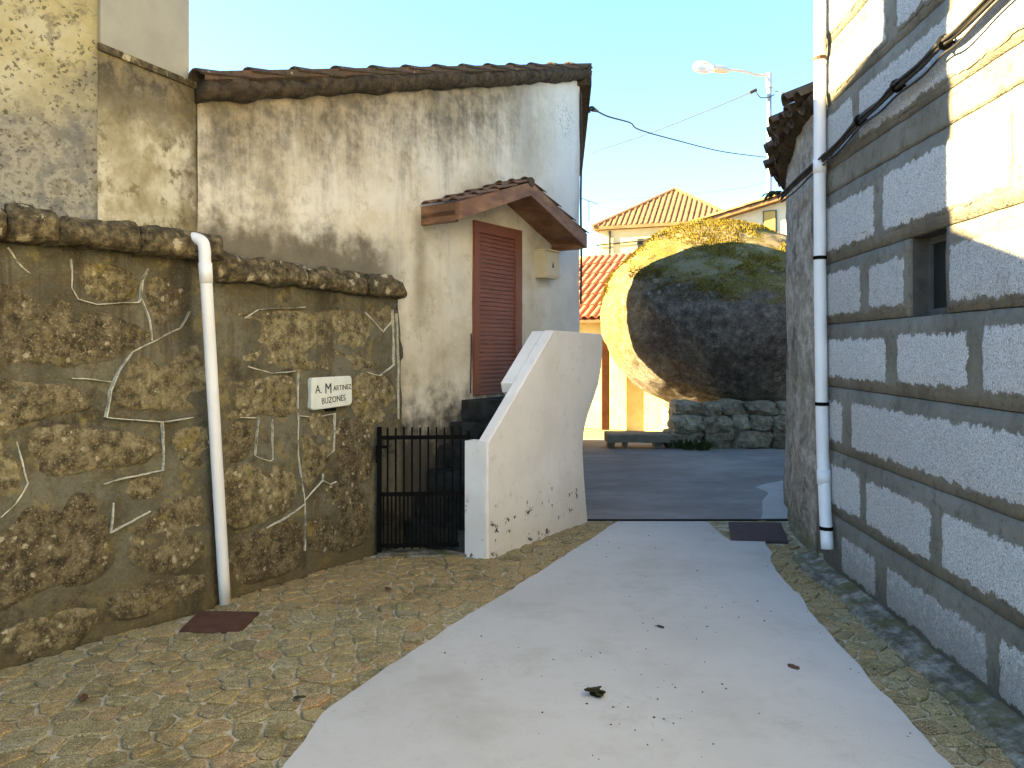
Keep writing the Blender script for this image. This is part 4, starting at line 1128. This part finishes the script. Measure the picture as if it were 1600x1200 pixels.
# ================================================================== OLD CURVED WALL HOUSE
oh = thing('old_curved_house', (2.8, 7.5, 0), 'low old house with dark stained curved wall and ragged tile eave', 'house')
cl = smooth_path([(2.215, 5.42, 0), (2.26, 5.8, 0), (2.36, 6.4, 0), (2.56, 7.1, 0), (2.83, 7.9, 0), (3.3, 8.8, 0), (4.0, 9.6, 0), (5.0, 10.2, 0), (6.5, 10.6, 0)], 8)
nv = 50; v = []; f = []
for i, p in enumerate(cl):
    d = (cl[min(i + 1, len(cl) - 1)] - cl[max(i - 1, 0)]).normalized(); nn = Vector((-d.y, d.x, 0))
    for j in range(nv + 1):
        z = -.02 + 3.42 * j / nv; q = p + nn * (.03 * fbm((p.x, p.y, z), 1.6, 4) + .05 * max(0, .5 - z) ** 2); v.append((q.x, q.y, z))
for i in range(len(cl) - 1):
    for j in range(nv):
        k = i * (nv + 1) + j; f.append((k, k + nv + 1, k + nv + 2, k + 1))
mesh_obj('curved_wall', v, f, M_OLD, oh, smooth=True)
B().prism([(p.x + .1, p.y + .0) for p in cl if p.y > 5.3] + [(8, 10.5), (8, 5.6), (2.4, 5.5)], 0, 3.36).go('wall_core', M_GAP, oh)
tm_e = tile_mesh(.40, .095, .075, .015); tm_e.materials.append(M_TILE_OLD)
acc = 0; last = None; k = 0
for i in range(len(cl) - 1):
    p, q = cl[i], cl[i + 1]; d = (q - p).normalized(); nn = Vector((-d.y, d.x, 0)); Ls = (q - p).length
    while acc < Ls:
        c = p + d * acc; k += 1
        jit = random.uniform(-.03, .035); zz = 3.40 + random.uniform(-.025, .02)
        up = Vector((-nn.x, -nn.y, .42)).normalized()
        if c.y > 5.45:
            place('eave_tile', tm_e, frame(c + nn * (.17 + jit) + Vector((0, 0, zz)), up, (0, 0, 1)), oh)
            Mx = frame(c + d * .085 + nn * (.13 + jit) + Vector((0, 0, zz - .035)), up, (0, 0, 1)) @ Matrix.Rotation(math.pi, 4, 'X')
            place('under_tile', tm_e, Mx, oh)
        acc += .175
    acc -= Ls
v = []; f = []
for i, p in enumerate(cl):
    d = (cl[min(i + 1, len(cl) - 1)] - cl[max(i - 1, 0)]).normalized(); nn = Vector((-d.y, d.x, 0))
    for of, z in ((-.02, 3.27), (.07, 3.30), (.10, 3.36), (.05, 3.41), (-1.6, 4.10), (-1.6, 4.02)):
        q = p + nn * (of + (.02 * fbm((p.x, p.y, z), 6, 3) if of > -1 else 0)); v.append((q.x, q.y, z + .015 * nz((p.x, p.y, z), 7)))
for i in range(len(cl) - 1):
    for k in range(6): f.append((i * 6 + k, i * 6 + (k + 1) % 6, i * 6 + 6 + (k + 1) % 6, i * 6 + 6 + k))
mesh_obj('roof_bed', v, f, M_VMORTAR, oh, smooth=True)
q = gnd(1243, 800); B().hexa([(2.275, 6.25, 1.33), (2.31, 6.36, 1.33), (2.40, 6.36, 1.33), (2.37, 6.25, 1.33), (2.275, 6.25, 1.53), (2.31, 6.36, 1.53), (2.40, 6.36, 1.53), (2.37, 6.25, 1.53)]).go('number_plate', M_SLAB, oh)
# small weeds growing from the eave end
def weed(name, loc, n, size, mat, label, cat, parentless=True, up=1.0):
    b = B(); loc = Vector(loc)
    for i in range(n):
        an = random.uniform(0, 6.28); tl = random.uniform(.3, 1.0) * size; lean = random.uniform(.2, .9)
        d = Vector((math.cos(an) * lean, math.sin(an) * lean, up)).normalized(); s_ = Vector((-math.sin(an), math.cos(an), 0)) * size * .10
        r0 = loc + Vector((random.uniform(-1, 1), random.uniform(-1, 1), 0)) * size * .35
        m_ = r0 + d * tl * .6; e_ = r0 + d * tl + Vector((0, 0, -.15 * tl))
        b.add([r0 - s_ * .4, r0 + s_ * .4, m_ + s_, m_ - s_, e_], [(0, 1, 2, 3), (3, 2, 4)])
    o = b.go(name, mat); tag(o, label, cat); return o
weed('eave_weed', (2.78, 8.15, 3.22), 40, .16, M_GREEN, 'small dark green weed hanging from the ragged tile eave', 'plant', up=-.2)

# ================================================================== DRAIN COVERS, LITTER
def plate(name, c, mat, label):
    t = thing(name, sum(c, Vector()) / 4, label, 'drain cover')
    m = sum(c, Vector()) / 4
    v = [(p.x, p.y, .0) for p in c] + [(p.x, p.y, .015) for p in c]; B().hexa(v).go('frame', mat, t)
    v = [m + (p - m) * .92 for p in c]; B().hexa([(p.x, p.y, .010) for p in v] + [(p.x, p.y, .0185) for p in v]).go('lid', mat, t)
    return t
plate('drain_cover', [gnd(280, 989), gnd(374, 991), gnd(405, 960), gnd(312, 958)], M_RUST, 'rusty steel cover set in the cobbles at the leaning drainpipe foot')
plate('drain_cover', [gnd(1142, 848), gnd(1232, 850), gnd(1220, 819), gnd(1138, 818)], M_DARKPLATE, 'dark steel cover at the lane corner beside the curved wall')
def leaf(name, x, y, size, mat, label, n=1, cat='leaf'):
    c = gnd(x, y, .0195); b = B()
    for i in range(n):
        an = random.uniform(0, 6.28); o_ = Vector((random.uniform(-1, 1), random.uniform(-1, 1), 0)) * size * (.35 if n > 1 else 0)
        R_ = Matrix.Rotation(an, 3, 'Z'); T_ = Matrix.Rotation(random.uniform(-.5, .5) if n > 1 else .05, 3, 'X'); m = 7; v = []; f = []
        for k in range(m + 1):
            t = k / m; w = size * .32 * math.sin(math.pi * min(1, t * 1.02)) ** .8 * (1 + .3 * math.sin(9 * t))
            for sx in (-1, 0, 1):
                p = Vector((size * (t - .5), sx * w, size * (.10 * abs(sx) + .12 * (t - .5) ** 2 + (.05 * i if n > 1 else 0))))
                q = T_ @ p; q.z = max(q.z, .001) ; v.append(c + R_ @ q + o_)
        for k in range(m):
            for s_ in (0, 1): f.append((k * 3 + s_, k * 3 + s_ + 1, k * 3 + s_ + 4, k * 3 + s_ + 3))
        b.add(v, f)
    o = b.go(name, mat); tag(o, label, cat); return o
leaf('weed_clump', 931, 1086, .062, M_WEED, 'dark crumpled clump of dry weed lying on the pale lane', 9, 'weed')
leaf('dead_leaf', 1240, 1043, .065, M_LEAF, 'single reddish brown dead leaf on the pale lane near the kerb')
leaf('dead_leaf', 1032, 980, .05, M_WEED, 'thin dark curled leaf on the pale lane in line with the boulder')
leaf('dead_leaf', 468, 1091, .055, M_WEED, 'dark dead leaf on the cobbles beside the lane edge')
leaf('dead_leaf', 130, 1092, .075, M_LEAF, 'brown dead leaf on the cobbles out from the stone wall')
leaf('dead_leaf', 606, 921, .07, M_LEAF, 'flat brown dead leaf on the cobbles before the gate')
b = B()
for k in range(120):
    if k < 50: x_, y_ = random.uniform(900, 1130), random.uniform(830, 1195)
    elif k < 85: x_, y_ = random.uniform(600, 1350), random.uniform(840, 1195)
    else: x_, y_ = random.uniform(1240, 1470), None
    if y_ is None:
        yy = random.uniform(2.9, 5.6); c = Vector((lane_x(REV, yy) + random.uniform(-.06, .2), yy, .018))
    else:
        c = gnd(x_, y_, .0195)
        if not (lane_x(LEV, c.y) + .03 < c.x < lane_x(REV, c.y) - .02): continue
    r = random.uniform(.003, .0085); an = random.uniform(0, 3.14); e = random.uniform(.3, 1)
    v = []
    for i in range(5):
        t = 6.283 * i / 5; X, Y = r * math.cos(t), r * e * math.sin(t); v.append((c.x + X * math.cos(an) - Y * math.sin(an), c.y + X * math.sin(an) + Y * math.cos(an), c.z - .001))
    v.append((c.x, c.y, c.z + r * .7)); b.add(v, [(i, (i + 1) % 5, 5) for i in range(5)] + [(4, 3, 2, 1, 0)])
o = b.go('litter', M_WEED); tag(o, 'scattered dark grit and leaf crumbs on the lane', 'litter', kind='stuff')

# ================================================================== BOULDER AND WHAT STANDS ROUND IT
bm = bmesh.new(); bmesh.ops.create_icosphere(bm, subdivisions=6, radius=1)
BC = Vector((3.82, 14.0, 2.13))
def bshape(p):
    p = p.copy()
    if p.z > 0: p.z -= .36 * (-p.y) * (p.z / 1.74) ** 1.5 if p.y < 0 else 0
    return p
for vv in bm.verts:
    d = vv.co.normalized()
    r = 1 + .035 * fbm(d, 1.3, 3) + .012 * fbm(d, 5, 4) + .006 * fbm(d, 16, 4)
    p = Vector((d.x * 2.16, d.y * 2.05, d.z * 1.76)) * r
    p = bshape(p)
    vv.co = p + Vector((0, 0, 1.74))
for f_ in bm.faces: f_.smooth = True
me = bpy.data.meshes.new('boulder'); bm.to_mesh(me); bm.free(); me.materials.append(M_BOULDER)
bo = bpy.data.objects.new('boulder', me); bo.location = BC - Vector((0, 0, 1.74)); col.objects.link(bo)
tag(bo, 'huge rounded dark granite boulder with golden moss, overhanging the street', 'boulder')
b = B(); k = 0
while k < 14000:
    d = Vector((random.gauss(0, 1), random.gauss(0, 1), random.gauss(0, 1))).normalized()
    if d.z < .12 or d.y > .5: continue
    if fbm(d, 2.3, 4) + d.z * .75 - .50 - d.x * .28 < random.uniform(-.1, .1): continue
    k += 1
    vi = Vector((d.x * 2.16, d.y * 2.05, d.z * 1.76)) * (1 + .035 * fbm(d, 1.3, 3) + .012 * fbm(d, 5, 4))
    vi = bshape(vi)
    p = vi + BC; h = random.uniform(.02, .055); u_ = (d + Vector((random.uniform(-.7, .7), random.uniform(-.7, .7), random.uniform(-.2, .6)))).normalized(); w = u_.cross(d + Vector((.1, .3, .2))).normalized() * .012
    b.add([p - w - d * .02, p + w - d * .02, p + u_ * h], [(0, 1, 2)])
bo['_b'] = tuple(bo.location)
o = b.go('moss', m_simple('golden_moss', (.12, .088, .006), (.30, .21, .02), 3, .95, .2, .004), bo); tag(o, kind='stuff')
rb = thing('rubble_base', (3.5, 12.2, 0), 'low rubble wall of rough grey stones under the boulder', 'stone wall')
def rock(sx, sy, sz, seed):
    bm = bmesh.new(); bmesh.ops.create_cube(bm, size=1); bmesh.ops.subdivide_edges(bm, edges=bm.edges, cuts=3, use_grid_fill=True)
    for vv in bm.verts:
        d = vv.co.copy(); s_ = d.normalized() * .60; vv.co = d.lerp(s_, .62); w = .22 * fbm(vv.co + Vector((seed, 0, 0)), 2.2, 3)
        vv.co *= 1 + w; vv.co = Vector((vv.co.x * sx, vv.co.y * sy, vv.co.z * sz))
    v = [x.co.copy() for x in bm.verts]; bm.verts.index_update(); f = [[q.index for q in x.verts] for x in bm.faces]; bm.free(); return v, f
x = 2.42; z = 0; row = 0
for row, (zb_, hb) in enumerate(((-.04, .30), (.23, .25), (.45, .22))):
    x = 2.40 + .08 * row
    while x < 5.2:
        w = random.uniform(.28, .62) * (1.15 if row == 0 else .85); h = hb * random.uniform(.95, 1.2)
        v, f = rock(w * 1.02, .5, h * 1.06, x * 3 + row * 7)
        c = Vector((x + w / 2, 12.12 + .07 * row + random.uniform(-.1, .1), zb_ + h / 2 + .02))
        mesh_obj('rubble_stone', [p + c for p in v], f, M_RUBBLE, rb)
        x += w * .99
B().prism([(2.55, 12.2), (5.6, 12.2), (6.2, 15.4), (2.9, 15.2)], -.02, .52).go('earth_fill', M_DIRT, rb)
for k, (x_, y_) in enumerate(((1052, 700), (1074, 702), (1098, 703))):
    p = gnd(x_, y_); weed('green_weed', (p.x, p.y, 0), 46, .24, M_GREEN, ('green weed tuft beside the stone bench end', 'green weed tuft in the middle of the rubble foot', 'green weed tuft farthest along the rubble from the bench')[k], 'plant')['group'] = 'weeds under the boulder'
# bench
be = thing('stone_bench', (1.95, 12.0, 0), 'low stone slab bench at the roadside between the post and the boulder', 'bench')
b = B(); n = 14; v = []; f = []
for i in range(n + 1):
    xx = 1.47 + .99 * i / n
    for yy, zz in ((11.86, .10), (11.855, .215), (11.90, .235), (12.25, .235), (12.26, .10)):
        v.append((xx, yy + .008 * nz((xx, yy, zz), 6), zz + .008 * nz((xx, yy, zz + 3), 6)))
for i in range(n):
    for k in range(5): f.append((i * 5 + k, i * 5 + (k + 1) % 5, i * 5 + 5 + (k + 1) % 5, i * 5 + 5 + k))
f += [list(range(5)), [n * 5 + k for k in range(5)][::-1]]
mesh_obj('slab', v, f, M_SLAB, be)
for x0, x1 in ((1.50, 1.60), (1.74, 1.80), (2.22, 2.34)):
    B().box(x0, x1, 11.95, 12.18, -.01, .101).go('support', M_SLAB, be)

# outbuilding with clay roof
ob = thing('outbuilding', (1.6, 15.2, 0), 'low ochre outbuilding with red clay tile roof behind the boulder', 'outbuilding')
EU = Vector((.86, -.51)).normalized(); EN = Vector((.51, .86)).normalized()       # along the eave, uphill
E0 = Vector((1.6, 14.84))
WO = E0 + EN * .25
def quad(p, q, z0, z1, th=.2):
    n = EN * th; return [(p.x, p.y), (q.x, q.y), ((q + n).x, (q + n).y), ((p + n).x, (p + n).y)]
wp, wq = WO - EU * 2.2, WO + EU * 1.9
B().prism(quad(wp, wq, 0, 2), -.02, 2.10).go('front_wall', M_YWALL, ob)
pz = E0 + EU * .22
B().box(pz.x - .075, pz.x + .075, pz.y - .075, pz.y + .075, 0, 2.08).go('post', M_POST, ob)
ze_, zt_, ln = 2.14, 3.60, 2.25
def rpnt(u, w, dz=0): q = E0 + EU * u + EN * w; return Vector((q.x, q.y, ze_ + (zt_ - ze_) * w / ln + dz))
B().hexa([rpnt(-2.3, -.02, -.07), rpnt(.36, -.02, -.07), rpnt(.36, ln, -.07), rpnt(-2.3, ln, -.07), rpnt(-2.3, -.02, -.01), rpnt(.36, -.02, -.01), rpnt(.36, ln, -.01), rpnt(-2.3, ln, -.01)]).go('roof', M_POST, ob)
tmr = tile_mesh(.46, .082, .066, .014); tmr.materials.append(M_TILE_RED)
upd = (rpnt(0, 1) - rpnt(0, 0)).normalized(); nup = Vector((-.3, -.5, 1))
for i in range(10):
    for j in range(6):
        p = rpnt(.30 - i * .165, -.06 + j * .385, .045)
        place('tile', tmr, frame(p, (upd + Vector((0, 0, -.03))).normalized(), nup), ob)
tw2 = [rpnt(-2.3, ln, 0), rpnt(.36, ln, 0)]
B().prism([(tw2[0].x, tw2[0].y), (tw2[1].x, tw2[1].y), (tw2[1].x + .12, tw2[1].y + .2), (tw2[0].x + .12, tw2[0].y + .2)], 0, 3.66).go('back_wall', M_YWALL, ob)
B().prism([((wq.x - 1.5), wq.y + .9), (wq.x - 1.42, wq.y + .85), (wq.x - 1.38, wq.y + .90), (wq.x - 1.44, wq.y + .96)], 0, .02).go('doorstep', M_SLAB, ob)

# far hip-roofed house
def far_house():
    t = thing('far_hip_house', (6, 30, 0), 'pale yellow house with ochre hipped roof far behind the boulder', 'house')
    U = Vector((.93, -.36)).normalized(); V = Vector((.36, .93)).normalized(); O = Vector((3.55, 31.2)); Lx, Ly = 5.2, 6.5
    def q(u, w): p = O + U * u + V * w; return (p.x, p.y)
    B().prism([q(0, 0), q(Lx, 0), q(Lx, Ly), q(0, Ly)], 0, 6.35).go('wall', M_FARWALL, t)
    ap = O + U * (Lx * .95) + V * (Ly * .30); e = .22
    c = [q(-e, -e), q(Lx + e, -e), q(Lx + e, Ly + e), q(-e, Ly + e)]; v = [(x, y, 6.36) for x, y in c] + [(x, y, 6.48) for x, y in c]
    rf = B().hexa(v).go('roof', M_TILE_FAR, t)
    r0 = O + U * (Lx * .52) + V * (Ly * .34); r1 = O + U * (Lx * .52) + V * (Ly * .72)
    v = [(x, y, 6.481) for x, y in c] + [(r0.x, r0.y, 8.25), (r1.x, r1.y, 8.25)]
    mesh_obj('hip', v, [(0, 1, 4), (1, 2, 5, 4), (2, 3, 5), (3, 0, 4, 5), (3, 2, 1, 0)], M_TILE_FAR, rf)
    # rows of barrel tiles on the hip that faces the street
    b = B(); A_, B_, Cc = Vector((*c[0], 6.49)), Vector((*c[1], 6.49)), Vector((r0.x, r0.y, 8.26))
    for k in range(1, 26):
        s = k / 26; p = A_.lerp(B_, s)
        e_ = (A_.lerp(Cc, s / .52) if s < .52 else B_.lerp(Cc, (1 - s) / .48))
        base_dir = (Cc - A_.lerp(B_, .52)); hgt = (e_.z - p.z) / (Cc.z - A_.z); w = p + base_dir * hgt
        if (w - p).length > .1: b.tube([p, w], .05, 5)
    b.go('tile_rows', M_TILE_FAR, rf)
    b = B(); b.tube([A_, Cc], .09, 6); b.go('hip_tiles', M_TILE_FAR, rf); b = B(); b.tube([B_, Cc], .09, 6); b.go('hip_tiles', M_TILE_FAR, rf)
    W = Wall(O, U)
    for u0, u1, z0, z1 in ((1.55, 1.8, 5.3, 5.95), (1.88, 2.13, 5.3, 5.95), (.5, 1.1, 3.2, 4.3)):
        w = B().wbox(W, u0, u1, z0, z1, -.02, .03).go('window', M_FRAME, t); B().wbox(W, u0 + .05, u1 - .05, z0 + .05, z1 - .05, .031, .036).go('pane', M_PANE, w)
    B().tube([W.at(-.1, 5.75, .08), W.at(2.0, 5.85, .07), W.at(5.2, 6.1, .08)], .03, 5).go('wire', M_CABLE, t)
    B().tube([W.at(.45, 5.0, .08), W.at(.45, 6.3, .08)], .045, 6).go('downpipe', M_CABLE, t)
    Wr = Wall(O + U * Lx, V)
    B().wbox(Wr, .6, 2.6, 5.2, 6.1, -.02, .03).go('gallery', M_FRAME, t)
far_house()
def near_house():
    t = thing('cream_house', (6.3, 19, 0), 'cream house with low tile eave and ochre shutter between boulder and curved wall', 'house')
    U = Vector((.90, -.44)).normalized(); V = Vector((.44, .90)).normalized(); O = Vector((5.05, 19.4))
    W = Wall(O, U)
    def zt(u): return 4.72 + .24 * u
    Ls = 3.6
    v = []
    for u in (0, Ls):
        for w in (0, 3.0):
            p = O + U * u + V * w; v += [(p.x, p.y, 0), (p.x, p.y, zt(u))]
    mesh_obj('wall', v, [(0, 4, 5, 1), (2, 3, 7, 6), (0, 1, 3, 2), (4, 6, 7, 5), (1, 5, 7, 3), (0, 2, 6, 4)], M_FARWHITE, t)
    def rp_(u, w, dz): p = O + U * u + V * w; return Vector((p.x, p.y, zt(u) + dz))
    rf = B().hexa([rp_(-.5, -.25, .01), rp_(Ls, -.25, .01), rp_(Ls, 3.1, .01), rp_(-.5, 3.1, .01), rp_(-.5, -.25, .10), rp_(Ls, -.25, .10), rp_(Ls, 3.1, .10), rp_(-.5, 3.1, .10)]).go('roof', M_TILE_FAR, t)
    tm = tile_mesh(.5, .10, .085, .02, 6); tm.materials.append(M_TILE_FAR); d = (rp_(1, 0, 0) - rp_(0, 0, 0)).normalized()
    for j in range(3):
        for i in range(9): place('tile', tm, frame(rp_(-.5 + i * .45, -.2 + j * .24, .14), d, (0, 0, 1)), t)
    a, z = W.px(1203, 348)
    sh = B().wbox(W, a - .16, a + .16, z - .5, z + .30, -.02, .03).go('window', M_FRAME, t)
    B().wbox(W, a - .13, a + .13, z - .47, z + .27, .031, .05).go('shutter', m_simple('ochre_shutter', (.40, .27, .08), (.50, .35, .12), 4, .7), sh)
near_house()

# ================================================================== STREET LAMP AND WIRES
def P3(x, y, Y): return Vector(((x - 800) / FPX * Y, Y, CAM_H + (HOR - y) / FPX * Y))
LY = 21.5
lp = thing('street_lamp', (P3(1201, 545, LY).x, LY, 0), 'tall galvanised street lamp with a curved arm rising behind the cream house', 'street lamp')
pt = P3(1202, 118, LY); x0 = P3(1201, 545, LY).x
B().tube([(x0, LY, 0), (x0 + .02, LY, 4), pt], [.10, .085, .062], 12).go('pole', M_GALV, lp, smooth=True)
arm = smooth_path([pt + Vector((0, 0, -.25)), pt + Vector((-.06, -.01, -.02)), P3(1183, 117, LY - .05), P3(1160, 111, LY - .1), P3(1134, 109, LY - .15)], 5)
B().tube(arm, .035, 8).go('arm', M_LAMPHEAD, lp, smooth=True)
h0, h1 = P3(1138, 110, LY - .15), P3(1082, 103, LY - .28); d = h1 - h0
B().tube([h0 + d * t for t in (0, .02, .1, .3, .42, .46)], [.03, .075, .095, .105, .10, .06], 10).go('lamp_housing', M_LAMPHEAD, lp, smooth=True)
B().tube([h0 + d * t for t in (.44, .48, .6, .75, .9, .97, 1.0)], [.07, .13, .165, .17, .14, .08, .01], 12).go('lamp_glass', M_GLASS, lp, smooth=True)
B().tube([pt + Vector((0, 0, -.35)), pt + Vector((0, 0, .06))], .09, 10).go('bracket', M_GALV, lp)
B().tube(smooth_path([P3(1181, 143, LY - .1), P3(1188, 152, LY - .1), P3(1200, 152, LY - .1), P3(1210, 148, LY)], 5), .014, 5).go('cable_loop', M_CABLE, lp)
def wire(pts, r, label, n=8):
    o = B().tube(smooth_path(pts, n), r, 6).go('overhead_wire', M_CABLE); tag(o, label, 'wire', 'overhead wires across the sky'); return o
wire([P3(921, 176, 9.2), P3(925, 170, 9.3), P3(950, 182, 10.4), P3(985, 192, 12), P3(1000, 203, 12.6), P3(1060, 220, 15), P3(1130, 237, 18), P3(1199, 246, LY)], .012, 'kinked black cable from the cream house eave to the lamp pole')
o = B().tube([P3(922, 168, 9.28), P3(925, 170, 9.3), P3(934, 174, 9.7)], [.02, .035, .015], 8).go('insulator', M_CABLE); tag(o, 'black cable strain insulator beside the cream house eave', 'insulator')
wire([P3(1181, 141, LY), P3(1100, 175, 23), P3(1010, 210, 25), P3(925, 238, 27)], .014, 'thin straight wire descending from the lamp bracket behind the cream house')
o = B().tube([P3(1172, 145, LY), P3(1182, 140, LY)], .045, 8).go('insulator', M_CABLE); tag(o, 'black cable strain insulator next to the lamp bracket', 'insulator')
wire([P3(1210, 142, LY), P3(1240, 148, 19), P3(1275, 156, 16)], .014, 'short thin wire from the lamp pole towards the block house')
wire([P3(1199, 284, LY), P3(1150, 295, 24), P3(1080, 303, 28), P3(960, 312, 33)], .010, 'faint low wire running from the lamp pole above the hipped roof')
an = thing('roof_antenna', P3(918, 345, 31.5), 'small roof antenna on the far hipped house beside the cream house corner', 'antenna')
B().tube([P3(920, 346, 31.5), P3(920, 314, 31.5)], .018, 6).go('mast', M_CABLE, an); B().tube([P3(909, 310, 31.5), P3(934, 319, 31.3)], .016, 6).go('boom', M_CABLE, an)

for o in bpy.data.objects:
    if '_b' in o: del o['_b']
